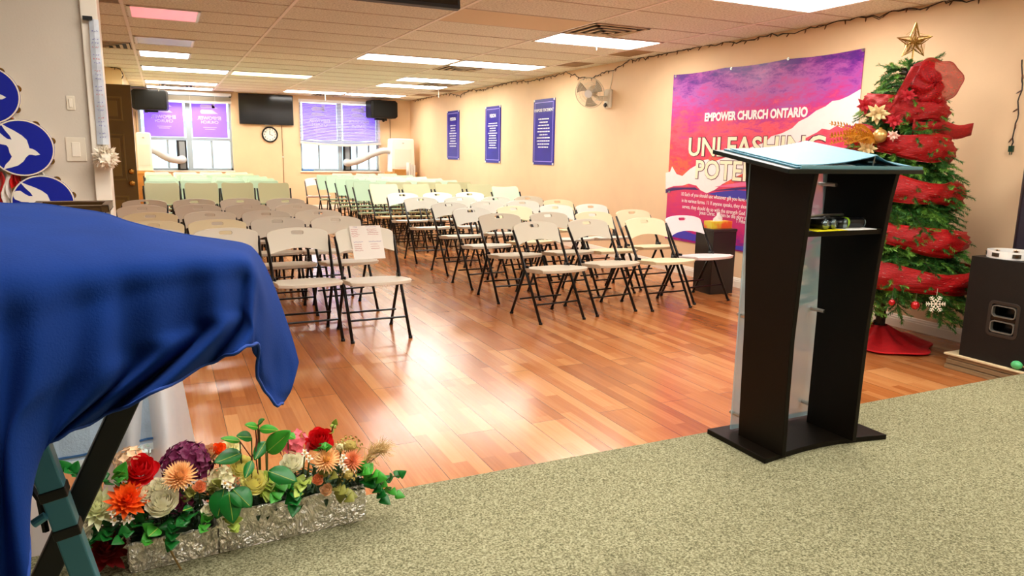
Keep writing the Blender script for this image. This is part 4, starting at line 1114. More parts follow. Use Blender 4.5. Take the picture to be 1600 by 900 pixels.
for i in range(400):
    q = (i+.5)/400; z = .36+1.56*(1-(1-q)**.8)
    a = i*2.39996+R.gauss(0, .2); ln = rad(z)*R.uniform(.78, 1.06); branch(z, a, ln, .10*ln/.5+(.06 if z < .5 else .03))
for k in range(6): branch(1.88+.01*k, k*1.3, .10, -.01)
branch(1.90, -.3, .17, -.05)
br.build('branch', mat('twig', '#3a2a18', .8), tree, raw=True)
fol[0].build('needles', mat('needle', '#2f6a22', .6, noise=.35, nscale=7), tree, raw=True)
fol[1].build('needles', mat('needle_light', '#6aa03a', .6, noise=.3, nscale=7), tree, raw=True)
# red skirt
t = thing('tree_skirt', 'red cloth tree skirt spread on the floor around the trunk', 'tree skirt', (TX, TY, 0))
P = []
for i in range(13):
    q = i/12; row = []
    for k in range(73):
        a = 2*PI*k/72; r = .055+(.31+.025*math.sin(3*a+1)+.02*math.sin(7*a))*q
        z = .006+.13*(1-q)**2.1+.02*math.sin(9*a+2*q)*math.sin(PI*q)*(1-q)*1.6+.012*(q > .9)
        row.append((r*math.cos(a), r*math.sin(a), z))
    P.append(row)
MB().grid(P).build('cloth', mat('skirt_red', '#d8121c', .8, noise=.1, nscale=30, bump=.3, bscale=60), t, smooth=True, solid=.006)
# ribbon: a stiff red mesh wound round the tree
m_rib = mat('mesh_ribbon', '#b8040c', .5, noise=.4, nscale=70, trans=.15, alpha=.88, bump=.8, bscale=40, stretch=(1, 1, 4))
zc = [(0, 1.83), (1, 1.62), (2, 1.39), (3, 1.11), (4, .80), (5, .52), (5.5, .47)]
def zr(q):
    for (a, za), (b_, zb) in zip(zc, zc[1:]):
        if q <= b_: return za+(zb-za)*(q-a)/(b_-a)
    return zc[-1][1]
t = thing('ribbon_garland', 'wide red mesh ribbon wound in loops around the christmas tree', 'ribbon', (TX, TY, 0))
P = []; n = 520
for i in range(n+1):
    q = 5.45*i/n; a = -2.25+2*PI*q; wz = zr(q); w = .078+.014*math.sin(i*.23)
    puff = .03*abs(math.sin(q*2*PI*1.6))+.01*math.sin(i*.31)
    r = rad(wz)*.93+puff
    row = []
    for j in range(9):
        v = j/8-.5; rr_ = r+.035*math.cos(v*PI)+.012*math.sin(v*22+i*.35)+.006*math.sin(v*9-i*.9)-.02
        x, y = rr_*math.cos(a), rr_*math.sin(a)
        x = min(x, XR-.02-TX)
        row.append((x, y, wz+v*2*w+.018*math.sin(i*.19)+.5*.03*math.sin(q*2*PI+1)))
    P.append(row)
MB().grid(P).build('mesh_band', m_rib, t, smooth=True, solid=.0012)
m = MB()
for L_ in (0, 8):
    m.tube([P[i][L_] for i in range(0, n+1, 2)], .0025, 4)
m.build('wired_edge', mat('rib_edge', '#b00812', .4), t)
# silvery threads in the ribbon
m = MB()
for i in range(0, n-3):
    for _ in range(3):
        j = R.randint(1, 7); p = Vector(P[i][j]); qv = Vector(P[i+1][j]); o_ = Vector((p.x, p.y, 0)).normalized()*.004
        if R.random() < .5: m.tube([p+o_, p.lerp(qv, .6)+o_], .0011, 3, cap=False)
o = m.build('tinsel_thread', mat('tinsel', '#ffd0c8', .2, .6), t); o['kind'] = 'stuff'
# loops of the bow at the top
t = thing('ribbon_bow', 'large puffed loop of red mesh ribbon at the right of the tree top', 'bow', (TX, TY, 0))
Xb = Vector((math.cos(.85), -math.sin(.85), 0)); Fb = Vector((-math.sin(.85), -math.cos(.85), 0))
P = []
for i in range(9):
    q = i/8; row = []
    for k in range(49):
        a = 2*PI*k/48; rr_ = q*(1+.07*math.sin(3*a+1)+.04*math.sin(8*a)*q)
        c = Xb*(.15+.155*rr_*math.cos(a))+Vector((0, 0, 1.80+.155*rr_*math.sin(a)))+Fb*(.16+.10*math.sqrt(max(0, 1-q*q))+.014*math.sin(6*a+9*q))
        row.append(c)
    P.append(row)
MB().grid(P).build('loop', mat('mesh_bow', '#c00814', .5, noise=.35, nscale=70, trans=.2, alpha=.58, stretch=(1, 1, 4)), t, smooth=True, solid=.0012)
MB().tube(P[-1], .0025, 5).build('loop_edge', mat('rib_edge', '#b00812', .4), t)
P = [[Xb*(.03-.012*i+.05*v)+Fb*(.24+.015*math.cos(7*v+i))+Vector((0, 0, 1.90-.03*i)) for v in (-.5, -.25, 0, .25, .5)] for i in range(13)]
MB().grid(P).build('tail', m_rib, t, smooth=True, solid=.0012)
P = [[Xb*(.05+.028*i)+Fb*(.22-.012*i+.02*math.sin(4*v))+Vector((0, 0, 1.50+(.13-.004*i)*v-.012*math.sin(i*.8))) for v in (-.5, -.2, .1, .5)] for i in range(14)]
MB().grid(P).build('tail', m_rib, t, smooth=True, solid=.0012)
# star
sv = at(1425, 77, 'y', TY)
t = thing('tree_star', 'gold glittering wire star on top of the christmas tree', 'star', (TX+.01, TY-.02, 2.08))
F_ = Vector((-math.sin(.85), -math.cos(.85), 0)); X_ = Vector((math.cos(.85), -math.sin(.85), 0)); Zv = Vector((0, 0, 1))
m_gold = mat('gold_glitter', '#c9a45c', .3, .9, noise=.4, nscale=200)
pt = []
for k in range(10):
    a = PI/2+k*PI/5; r = .11 if k % 2 == 0 else .045
    if k == 0: r = .125
    pt.append(X_*(r*math.cos(a))+Zv*(r*math.sin(a)))
m = MB(); m.tube(pt+[pt[0]], .0055, 5)
for sg in (1, -1):
    for k in range(10): m.tube([pt[k], F_*(.03*sg)], .0035, 4)
m.build('frame', m_gold, t)
m = MB()
for k in range(170):
    i = R.randint(0, 9); a_, b_ = pt[i]*R.random(), pt[(i+R.randint(1, 3)) % 10]*R.uniform(.2, .9)
    m.tube([a_+F_*R.uniform(-.015, .015), a_.lerp(b_, .7)+F_*R.uniform(-.02, .02)], .0013, 3)
m.build('wire_mesh', m_gold, t)
MB().tube([(0, 0, -.14), (0, 0, -.05)], .006, 6).build('clip', m_gold, t)
# ornaments
def onfront(px, py, extra=.02):
    """point on the tree's cone where the photo shows an ornament"""
    best = None
    for i in range(200):
        yv = 3.6-.004*i; p = at(px, py, 'y', yv); d = math.hypot(p.x-TX, p.y-TY)-(rad(p.z)+extra)
        if best is None or abs(d) < best[0]: best = (abs(d), p)
    return best[1]
m_rb = mat('bauble_red', '#c00c1a', .12, .5, coat=.6)
for px, py, r, lb in ((1430, 477, .027, 'larger shiny red bauble hanging from the lowest branches, beside the snowflake'), (1393.5, 472.5, .021, 'smaller shiny red bauble hanging near the trunk')):
    p = onfront(px, py, .03); t = thing('bauble', lb, 'bauble', p, 0, 'red baubles')
    MB().ball((0, 0, 0), r, 24, 14).build('ball', m_rb, t, smooth=True); MB().lathe([(.007, r-.002), (.007, r+.008)], 12).tube([(0, 0, r+.005), (0, 0, r+.05)], .001, 4).build('cap', steel, t)
p = onfront(1472, 295, .05); t = thing('gold_bauble', 'gold glitter bauble on the red ribbon at the right side', 'bauble', p)
MB().ball((0, 0, 0), .048, 24, 14).build('ball', mat('gold_ball', '#e2bd66', .35, .6, noise=.3, nscale=60), t, smooth=True); MB().lathe([(.01, .044), (.01, .056)], 12).build('cap', m_gold, t)
p = onfront(1375, 212, .05); t = thing('champagne_bauble', 'pale gold bauble among the gold flowers on the left side', 'bauble', p)
MB().ball((0, 0, 0), .045, 24, 14).build('ball', mat('pale_gold', '#d8b06a', .3, .6), t, smooth=True); MB().lathe([(.01, .041), (.01, .053)], 12).build('cap', m_gold, t)
p = onfront(1462, 475, .07); t = thing('snowflake', 'flat white snowflake ornament hanging at the lower right', 'snowflake', p)
m = MB()
for k in range(6):
    a = k*PI/3+.1; d = X_*math.cos(a)+Zv*math.sin(a); e = X_*math.cos(a+1.05)+Zv*math.sin(a+1.05); f = X_*math.cos(a-1.05)+Zv*math.sin(a-1.05)
    m.tube([d*0, d*.055], .0028, 5)
    for q in (.018, .033, .045): m.tube([d*q, d*q+e*(.02-.2*q*.6)], .0022, 4); m.tube([d*q, d*q+f*(.02-.2*q*.6)], .0022, 4)
m.tube([(0, 0, .05), (0, 0, .1)], .001, 4)
m.build('flake', mat('flake', '#f4ecd2', .5), t)
# gold and red flowers, fern spray
def poinsettia(p, r, mt, label, cat='flower', name='gold_poinsettia'):
    t = thing(name, label, cat, p, 0, 'tree flowers'); m = MB(); n = (-F_*-1)
    for k in range(12):
        a = k*2.4; d = (X_*math.cos(a)+Zv*math.sin(a)+F_*(.25+.05*k)).normalized(); leaf(m, F_*.004*k, d, F_, r*(1-.035*k), r*.22, -.1)
    m.build('petal', mt, t, smooth=True, solid=.0008)
    m = MB()
    for k in range(7): m.ball(F_*.02+X_*.012*math.cos(k)+Zv*.012*math.sin(k*1.7), .007, 6, 4)
    m.build('centre', mat('flower_eye', '#c88a28', .5), t)
m_cg = mat('cream_gold', '#e8cf98', .4, .3, noise=.2, nscale=40); m_gd = mat('gold_leaf', '#d79a35', .4, .5, noise=.2, nscale=40); m_rf = mat('red_velvet', '#b80d22', .6)
poinsettia(onfront(1370, 178, .06), .085, m_cg, 'cream gold poinsettia at the left of the tree, above the gold fern')
poinsettia(onfront(1354, 232, .07), .07, m_cg, 'cream gold poinsettia low behind the lectern top corner')
poinsettia(onfront(1352, 165, .05), .07, m_rf, 'dark red poinsettia at the left edge of the tree', name='red_poinsettia')
poinsettia(onfront(1418, 150, .05), .06, m_rf, 'small red poinsettia hanging under the top bow', name='red_poinsettia')
poinsettia(onfront(1396, 190, .06), .06, m_rf, 'red poinsettia between the first ribbon loops', name='red_poinsettia')
poinsettia(onfront(1450, 200, .03), .05, mat('pink_silk', '#f0c0b0', .5), 'small pale pink silk flower beneath the second ribbon loop', name='pink_flower')
poinsettia(onfront(1395, 212, .05), .045, mat('pink_silk', '#f0c0b0', .5), 'small pale pink silk flower beside the pale gold bauble', name='pink_flower')
p0 = onfront(1372, 225, .0)
t = thing('gold_fern_spray', 'gold glittering fern spray sticking out from the left of the tree', 'spray', p0)
m = MB()
for k in range(11):
    tgt = at(R.choice((1288, 1296, 1310, 1318, 1326, 1336, 1345)), R.uniform(192, 240), 'y', 3.2+.25*R.random())-p0
    pts = [Vector((0, 0, 0)), tgt*.5+Vector((0, 0, .03)), tgt]; m.tube(pts, .002, 4)
    for i in range(14):
        q = .2+.8*i/14; c = tgt*q+Vector((0, 0, .03*math.sin(PI*q)))
        for sg in (1, -1):
            d = (tgt.normalized()+(Zv*sg+F_*R.uniform(-.4, .4))*.8); leaf(m, c, d, F_, .045*(1.1-q*.6), .005, 0, 3)
m.build('frond', m_gd, t, smooth=False)
p = onfront(1442, 255, .05); t = thing('gold_leaf', 'single curled gold leaf on the right, below the third ribbon', 'leaf', p); m = MB(); leaf(m, (0, 0, -.05), (.35, 0, 1), F_, .13, .025); m.build('blade', m_gd, t, smooth=True, solid=.001)

# ================================================================== LEFT: return wall things
def dove_poly(s=1.0):
    P = [(52, 392), (80, 412), (110, 430), (140, 452), (160, 475), (165, 500), (168, 517), (182, 520), (196, 530), (212, 548), (192, 553), (176, 549), (164, 549), (150, 562), (136, 584), (112, 604), (88, 613), (62, 620), (45, 627), (58, 600), (75, 582), (88, 560), (80, 540), (77, 515), (70, 503), (40, 497), (14, 480), (10, 465), (16, 446), (28, 438), (46, 440), (62, 458), (78, 472), (95, 474), (88, 455), (70, 428)]
    return [((x-135)/140*s, -(y-515)/140*s) for x, y in P]
m_tblue = mat('tamb_blue', '#0b1e9c', .35); m_twood = mat('tamb_wood', '#eee3cc', .4)
WY = 4.2
def wall_tamb(px, py, r, label, rot=0, dove=True):
    p = at(px, py, 'y', WY-.05); t = tambourine('blue_tambourine', label, r, m_twood, m_tblue, 8, True, 'blue tambourines on the stage side wall')
    t.matrix_world = Matrix(((1, 0, 0, p.x), (0, 0, -1, WY-.003), (0, 1, 0, p.z), (0, 0, 0, 1)))
    if dove: MB().prism([(a*r*.98, b*r*.98) for a, b in dove_poly()], .0448, .0462, Matrix.Rotation(rot, 4, 'Z')).build('printed_dove', mat('dove_white', '#f4efe4', .5), t)
    return t
wall_tamb(34, 231, .131, 'middle blue tambourine with a white dove, hung on the side wall')
wall_tamb(68, 317, .131, 'lowest blue tambourine with a white dove, half behind the blue cloth', .12)
wall_tamb(-22, 148, .131, 'topmost blue tambourine, cut off by the left edge', .3)
def ribbons(px0, px1, py0, py1, cols, label, yy=WY-.02):
    a = at(px0, py0, 'y', yy); b_ = at(px1, py1, 'y', yy)
    t = thing('hanging_ribbons', label, 'ribbons', a, 0, 'coloured ribbons under the tambourines'); n = len(cols); w = (b_.x-a.x)/n
    for k, c in enumerate(cols):
        P = [[(w*k+w*1.25*v+.01*math.sin(i*.7+k), .012*math.sin(v*5+i*.6+k), (b_.z-a.z)*i/10) for v in (0, .25, .5, .75, 1)] for i in range(11)]
        MB().grid(P).build('ribbon', mat('satin'+c, c, .3), t, smooth=True, solid=.001)
ribbons(-14, 18, 166, 202, ('#e8a020', '#f0d040', '#d85a30', '#c83a3a', '#e07a5a'), 'orange and red ribbons hanging between the upper two blue tambourines')
ribbons(-6, 40, 268, 335, ('#c02020', '#f6efe6', '#fff8f0', '#d01818', '#c01010'), 'white and red ribbons hanging under the middle blue tambourine')
ribbons(38, 62, 268, 300, ('#f0a060', '#e8c8a0', '#3a1c80', '#4a2898'), 'orange and purple ribbons hanging between the lower two tambourines')
o = MB().tube([at(12, 166, 'y', WY-.006), at(29, 196, 'y', WY-.006)], .004, 5).tube([at(62, 260, 'y', WY-.006), at(75, 285, 'y', WY-.006)], .004, 5).build('white_string', white_pl); tag(o, 'white string holding the tambourines to the side wall', 'string')
# light switches
def switch(px, py, w, h, label):
    p = at(px, py, 'y', WY); t = thing('light_switch', label, 'light switch', (p.x, WY, p.z))
    m_sw = mat('switch_white', '#e2d8c4', .4)
    MB().box(-w, -.006, -h, w, -.0005, h).build('plate', m_sw, t, bevel=.003)
    MB().box(-w*.42, -.010, -h*.6, w*.42, -.005, h*.6).build('rocker', mat('switch_rocker', '#efe6d4', .35), t, bevel=.002)
switch(119, 233.5, .043, .058, 'cream rocker light switch on the stage side wall, right of the tambourines')
switch(110.5, 161, .018, .034, 'small cream wall switch high on the stage side wall')
# paper streamer and pompom on the white door post
t = thing('paper_streamer', 'long narrow strip of written paper hung on the white post', 'streamer', (0, 0, 0))
a_ = at(146, 30, 'y', 4.14); b_ = at(161, 226, 'y', 4.14)
P = []
for i in range(33):
    q = i/32; c = a_.lerp(b_, q); w = .020+.006*q
    P.append([(c.x-w, 4.150-.012*math.sin(q*5), c.z), (c.x, 4.142-.012*math.sin(q*5), c.z), (c.x+w, 4.148-.012*math.sin(q*5), c.z)])
MB().grid(P).build('strip', mat('streamer_paper', '#c8d0da', .6, noise=.15, nscale=18), t, solid=.001)
m = MB(); m2 = MB()
for i in range(3, 31):
    if i % 4 == 0: continue
    c = a_.lerp(b_, i/32); y_ = 4.1385-.012*math.sin(i/32*5)
    for k in range(3):
        x = c.x-.014+R.uniform(0, .004)+.010*k; (m2 if i % 3 == 1 else m).tube([(x+.0012*j, y_, c.z+R.uniform(-.004, .004)) for j in range(6)], .0008, 3)
m.build('blue_writing', blu_i, t); m2.build('red_writing', red_i, t)
MB().box(a_.x-.045, 4.135, a_.z-.005, a_.x-.005, 4.165, a_.z+.012).build('clip', black, t)
p = at(165.5, 246, 'y', 4.11)
t = thing('paper_pompom', 'white ruffled tissue pompom at the foot of the paper streamer', 'pompom', p)
m = MB()
for k in range(170):
    z = R.uniform(-1, 1); a = R.uniform(0, 2*PI); s_ = math.sqrt(1-z*z); d = Vector((s_*math.cos(a), s_*math.sin(a)*.8, z)); leaf(m, d*.018, d, Vector((R.gauss(0, 1), R.gauss(0, 1), R.gauss(0, 1))), R.uniform(.036, .05), .012, R.uniform(-.3, .3), 3)
m.ball((0, 0, 0), .04, 12, 8); m.build('ruffles', mat('pompom', '#f3ead8', .8), t)

# ================================================================== STAGE MONITOR hanging from the ceiling
p = at(720, 14, 'y', 4.25)
t = thing('hanging_screen', 'black-framed screen hanging from the ceiling at the top edge', 'television', (p.x, 4.25, p.z))
Mq = Matrix.Rotation(math.radians(-8), 4, 'X')
MB().box(-1.0, -.0, 0, 0, .05, .56, Mq).build('bezel', mat('tv_bezel', '#16161a', .3), t, bevel=.006)
MB().box(-.985, -.003, .02, -.018, .0, .545, Mq).build('screen', mat('screen_glass', '#14100c', .08), t)
MB().tube([(-.5, .05, .3), (-.5, .08, ZC-p.z)], .025, 10).build('mount_pole', black, t)
MB().box(-.6, .02, ZC-p.z-.012, -.4, .14, ZC-p.z).build('ceiling_plate', black, t)

# ================================================================== DRAPED TABLE, TRAY, TULLE
m_den = mat('denim_pale', '#b4c8dc', .8, noise=.12, nscale=12, bump=.2, bscale=150)
t = thing('draped_table', 'small table behind the blue cloth under a pale denim cover', 'table', (-.52, 2.62, 0))
MB().box(-.44, -.22, .99, .44, .22, 1.02).build('tabletop', mat('table_wood', '#3a2a1c', .5), t)
for x in (-.41, .41):
    for y in (-.19, .19): MB().box(x-.018, y-.018, 0, x+.018, y+.018, .99).build('leg', black, t)
o = thing('denim_cover', 'pale blue denim cover with stitched hem, hanging behind the black stand', 'tablecloth', (-.52, 2.62, 0))
P = []
cor = [(-.46, .24), (.46, .24), (.46, -.24), (-.46, -.24)]
loop = []
for (x0, y0), (x1, y1) in zip([(-.46, -.24), (.46, -.24), (.46, .24), (-.46, .24)], [(.46, -.24), (.46, .24), (-.46, .24), (-.46, -.24)]):
    for k in range(24): q = k/24; loop.append((x0+(x1-x0)*q, y0+(y1-y0)*q))
loop.append(loop[0])
for i in range(11):
    q = i/10; z = 1.026-.64*q; row = []
    for k, (x, y) in enumerate(loop):
        f = 1+.02*q+.018*q*math.sin(k*.8)+.012*q*math.sin(k*2.1); row.append((x*f, y*f*(1+.02*q), z+(.015*math.sin(k*.3) if i == 10 else 0)))
    P.append(row)
m = MB(); m.add([(x, y, 1.026) for x, y in ((-.46, -.24), (.46, -.24), (.46, .24), (-.46, .24))], [(0, 1, 2, 3)])
m.grid(P).build('drape', m_den, o, smooth=False, solid=.003)
hm = MB().grid([[(x*1.003, y*1.006, z) for x, y, z in P[-1]], [(x*1.003, y*1.006, z+.022) for x, y, z in P[-1]]]).build('hem', mat('denim_hem', '#e6eef2', .8), o, solid=.002)
MB().grid([[(x*1.006, y*1.012, z+.034) for x, y, z in P[-1]], [(x*1.006, y*1.012, z+.040) for x, y, z in P[-1]]]).build('stitching', mat('denim_stitch', '#3c6aa0', .8), o, solid=.002)
# ornate tray whose rim shows above the blue cloth
pa, pb = at(50, 319, 'y', 2.55), at(163, 321, 'y', 2.55)
t = thing('ornate_tray', 'dark brown and gold carved tray rim showing above the blue cloth', 'tray', ((pa.x+pb.x)/2, 2.62, 1.03))
w_ = (pb.x-pa.x)/2+.005; h_ = (pa.z+pb.z)/2-1.03
m = MB()
for a in ((-w_, -.10, w_, -.09), (-w_, .09, w_, .10), (-w_, -.10, -w_+.01, .10), (w_-.01, -.10, w_, .10)): m.box(a[0], a[1], 0, a[2], a[3], h_*.8)
m.box(-w_, -.1, 0, w_, .1, .008)
m.build('body', mat('tray_brown', '#3c2410', .4), t)
m = MB()
for k in range(17):
    x = -w_+.01+(2*w_-.02)*k/16; m.tube([(x, -.102, .0), (x, -.104, h_*.55), (x+.004, -.108, h_*.8)], [.004, .007, .004], 6)
m.build('baluster', mat('tray_gold', '#c79a58', .35, .5), t)
MB().box(-w_-.008, -.115, h_*.8, w_+.008, -.085, h_).box(-w_-.008, .085, h_*.8, w_+.008, .115, h_).box(-w_-.008, -.115, h_*.8, -w_+.012, .115, h_).box(w_-.012, -.115, h_*.8, w_+.008, .115, h_).build('rim', mat('tray_rim', '#4a3010', .35), t, bevel=.002)
# white tulle falling to the floor
m_tul = mat('tulle', '#f4f2f2', .8, trans=.3, alpha=.86)
t = thing('tulle_drape', 'white sheer tulle falling from under the blue cloth behind the flowers', 'drape', (0, 0, 0))
P = []
for i in range(17):
    q = i/16; row = []
    for k in range(33):
        v = k/32; x0 = -.10+.05*v; xb = -.26+.34*v
        x = x0+(xb-x0)*q**.8; y_ = 2.345+.035*math.sin(v*16+q*1.2)*(.3+q)*.7+.03*q
        row.append((x, y_, 1.03*(1-q)+.008*q))
    P.append(row)
MB().grid(P).build('fabric', m_tul, t, smooth=True)

t = thing('tulle_drape', 'white sheer tulle hanging left of the teal stand bar, half hidden by the blue cloth', 'drape', (0, 0, 0))
P = []
for i in range(13):
    q = i/12; P.append([(-.62+.26*k/20+.03*q*(k/20-.5), 2.325+.016*math.sin(k/20*13+q), 1.02*(1-q)+.008*q+.0) for k in range(21)])
MB().grid(P).build('fabric', m_tul, t, smooth=True)

# ================================================================== KEYBOARD, STAND, BLUE CLOTH
m_std = mat('stand_metal', '#4a8aa0', .4, .3); m_std2 = mat('stand_black', '#0d0d0d', .45)
t = thing('keyboard_stand', 'black and dark teal folding X stand under the blue cloth', 'stand', (0, 0, 0))
def bar(m, a, b_, w, d):
    a, b_ = Vector(a), Vector(b_); z = (b_-a).normalized(); x = Vector((0, 1, 0)).cross(z).normalized(); y = z.cross(x); L_ = (b_-a).length
    M = Matrix(((x.x, y.x, z.x, a.x), (x.y, y.y, z.y, a.y), (x.z, y.z, z.z, a.z), (0, 0, 0, 1))); return m.box(-w, -d, 0, w, d, L_, M)
a1, b1 = at(196, 628, 'y', 1.38), at(70, 900, 'y', 1.38); d1 = (b1-a1); f1 = a1+d1*((ZS+.02-a1.z)/d1.z)
u1 = a1-d1*((1.0-a1.z)/d1.z)*-1
bar(MB(), f1, a1+d1*((.96-a1.z)/d1.z), .020, .016).build('black_bar', m_std2, t, bevel=.003)
a2, b2 = at(56, 690, 'y', 1.30), at(135, 905, 'y', 1.30); d2 = (b2-a2); f2 = a2+d2*((ZS+.02-a2.z)/d2.z)
bar(MB(), f2, a2+d2*((.96-a2.z)/d2.z), .018, .016).build('teal_bar', m_std, t, bevel=.003)
for q in (.35, .62):
    p = a2+d2*q; bar(MB(), p-d2.normalized()*.009, p+d2.normalized()*.009, .0195, .018).build('collar', m_std2, t, bevel=.002)
p = a2+d2*.47+Vector((0, -.02, 0)); MB().tube([p+Vector((-.035, 0, -.01)), p+Vector((-.018, 0, .0))], .007, 10).build('lock_pin', m_std, t)
for f in (f1, f2): MB().box(f.x-.02, f.y-.22, ZS, f.x+.02, f.y+.22, ZS+.03).build('foot', m_std2, t, bevel=.004)
for f in (a1+d1*((.96-a1.z)/d1.z), a2+d2*((.96-a2.z)/d2.z)): MB().box(f.x-.015, 1.27, .955, f.x+.015, 1.5, .985).build('support_arm', m_std2, t)
c = MB().tube([at(35, 722, 'y', 1.42), at(48, 760, 'y', 1.41), at(62, 780, 'y', 1.40), at(72, 830, 'y', 1.40)], .006, 6).tube([at(40, 722, 'y', 1.43), at(60, 770, 'y', 1.43), at(66, 800, 'y', 1.42)], .005, 6).build('power_cables', black); tag(c, 'thin black cables hanging beside the teal stand bar', 'cable')
t = thing('keyboard', 'long electronic keyboard hidden under the blue cloth', 'keyboard', (-.38, 1.42, .987), 0)
MB().box(-.40, -.10, 0, .44, .09, .05).build('body', blackp, t, bevel=.006)
MB().box(-.36, .135, .02, .30, .15, .13, Matrix.Rotation(.1, 4, 'X')).build('music_rest', blackp, t)
m = MB()
for k in range(36): m.box(-.39+.0225*k, -.095, .0502, -.369+.0225*k, .03, .056)
m.build('keys', white_pl, t)

C_ = lambda px, py, y: at(px, py, 'y', y)
rows = [
 [(-420, 262, 2.05), (-200, 290, 1.98), (-60, 310, 1.61), (0, 320, 1.61), (60, 321, 1.60), (120, 329, 1.58), (165, 336, 1.56), (200, 348, 1.54), (245, 360, 1.52), (300, 371, 1.49), (345, 377, 1.47), (383, 383, 1.45), (398, 392, 1.45), (412, 412, 1.45), (428, 448, 1.45), (446, 500, 1.44), (458, 540, 1.43), (465, 568, 1.42)],
 [(-420, 330, 1.5), (-200, 335, 1.5), (-60, 325, 1.45), (0, 330, 1.46), (60, 338, 1.45), (120, 345, 1.44), (165, 350, 1.43), (200, 358, 1.41), (245, 368, 1.40), (300, 378, 1.38), (345, 385, 1.36), (383, 392, 1.35), (398, 405, 1.35), (408, 430, 1.36), (422, 470, 1.38), (440, 520, 1.39), (455, 562, 1.40), (462, 583, 1.40)],
 [(-420, 420, 1.12), (-200, 425, 1.12), (-60, 420, 1.13), (0, 415, 1.14), (60, 412, 1.16), (120, 410, 1.18), (165, 408, 1.20), (200, 407, 1.21), (245, 405, 1.22), (300, 403, 1.24), (345, 404, 1.25), (383, 408, 1.27), (398, 425, 1.28), (406, 450, 1.30), (418, 495, 1.33), (435, 545, 1.36), (450, 585, 1.38), (458, 600, 1.38)],
 [(-420, 560, 1.02), (-200, 560, 1.03), (-60, 545, 1.05), (0, 530, 1.09), (60, 510, 1.10), (120, 490, 1.15), (165, 478, 1.16), (200, 468, 1.19), (245, 460, 1.19), (300, 450, 1.22), (345, 445, 1.22), (378, 445, 1.26), (394, 455, 1.25), (402, 480, 1.28), (413, 525, 1.29), (428, 570, 1.34), (443, 605, 1.35), (453, 612, 1.37)],
 [(-420, 720, .97), (-200, 720, .99), (-60, 690, 1.0), (-5, 650, 1.06), (52, 610, 1.07), (115, 570, 1.13), (162, 550, 1.13), (200, 535, 1.18), (245, 520, 1.17), (300, 500, 1.21), (345, 485, 1.20), (376, 480, 1.25), (392, 490, 1.23), (400, 515, 1.26), (409, 555, 1.27), (421, 592, 1.31), (437, 620, 1.33), (448, 620, 1.36)],
 [(-420, 900, .93), (-200, 900, .95), (-60, 850, .95), (-5, 770, 1.03), (28, 690, 1.05), (92, 640, 1.12), (150, 612, 1.11), (196, 585, 1.18), (245, 560, 1.15), (300, 537, 1.21), (345, 518, 1.18), (376, 510, 1.25), (394, 520, 1.22), (399, 548, 1.26), (405, 573, 1.26), (417, 603, 1.30), (434, 627, 1.31), (443, 628, 1.35)],
 [(-420, 1150, .90), (-200, 1150, .92), (-60, 1080, .92), (0, 1000, .98), (52, 900, 1.0), (30, 790, 1.07), (27, 735, 1.10), (50, 708, 1.14), (95, 682, 1.13), (165, 648, 1.18), (255, 604, 1.14), (330, 566, 1.22), (372, 548, 1.19), (402, 536, 1.24), (398, 576, 1.25), (411, 605, 1.29), (434, 631, 1.30), (440, 630, 1.34)],
]
CT = [[C_(*p) for p in r] for r in rows]
for i, r_ in enumerate(CT):            # the left end, outside the picture, keeps the shape of the end that is seen
    b_ = r_[2]; yy = (1.58, 1.46, 1.22, 1.17, 1.15, 1.14, 1.13)[i]; zz = (b_.z-.01, b_.z-.01, 1.09, .97, .86, .74, .60)[i]
    r_[1] = Vector((b_.x-.20, yy, (b_.z+zz)/2)); r_[0] = Vector((-.86, yy+.02, zz))
fade = [1 if j < 10 else max(0, 1-(j-9)/4) for j in range(len(CT[0]))]
CT = [[p+Vector((0, .035*w+.002, -.16*w)) for p, w in zip(CT[0], fade)], [p+Vector((0, .02*w+.001, -.015*w)) for p, w in zip(CT[0], fade)]]+CT
def cat(p0, p1, p2, p3, u):
    return .5*((2*p1)+(-p0+p2)*u+(2*p0-5*p1+4*p2-p3)*u*u+(-p0+3*p1-3*p2+p3)*u**3)
def refine(A, n):
    out = []
    for i in range(len(A)-1):
        for k in range(n): out.append(cat(A[max(i-1, 0)], A[i], A[i+1], A[min(i+2, len(A)-1)], k/n))
    return out+[A[-1]]
G1 = [refine(r, 6) for r in CT]; cols_ = list(zip(*G1)); G2 = [refine(list(c), 7) for c in cols_]; G2 = list(zip(*G2))
nr, nc = len(G2), len(G2[0]); P = []
for i, r in enumerate(G2):
    row = []
    for j, p in enumerate(r):
        q = max(0, i/(nr-1)*8/6-2/6); v = j/(nc-1); am = max(0, q-.28)
        d = .010*am*math.sin(v*38+2*q)+.006*am*math.sin(v*71+1)+.004*math.sin(v*14+q*9)
        row.append((p.x+.4*d, p.y+d, p.z+.002*math.sin(j*1.3)*(i == nr-1)))
    P.append(row)
t = thing('blue_tablecloth', 'deep blue woven cloth draped over the keyboard, large in the left foreground', 'cloth', (0, 0, 0))
m = MB().grid(P); o = m.build('cloth', m_cloth(), t, smooth=True, raw=True); s_ = o.modifiers.new('solid', 'SOLIDIFY'); s_.thickness = .003; s_.offset = 0
m = MB(); m.tube([Vector(p)+Vector((0, -.003, .0)) for p in P[-1]], .003, 5); m.build('hem', mat('cloth_hem', '#123f92', .8), t, smooth=True)

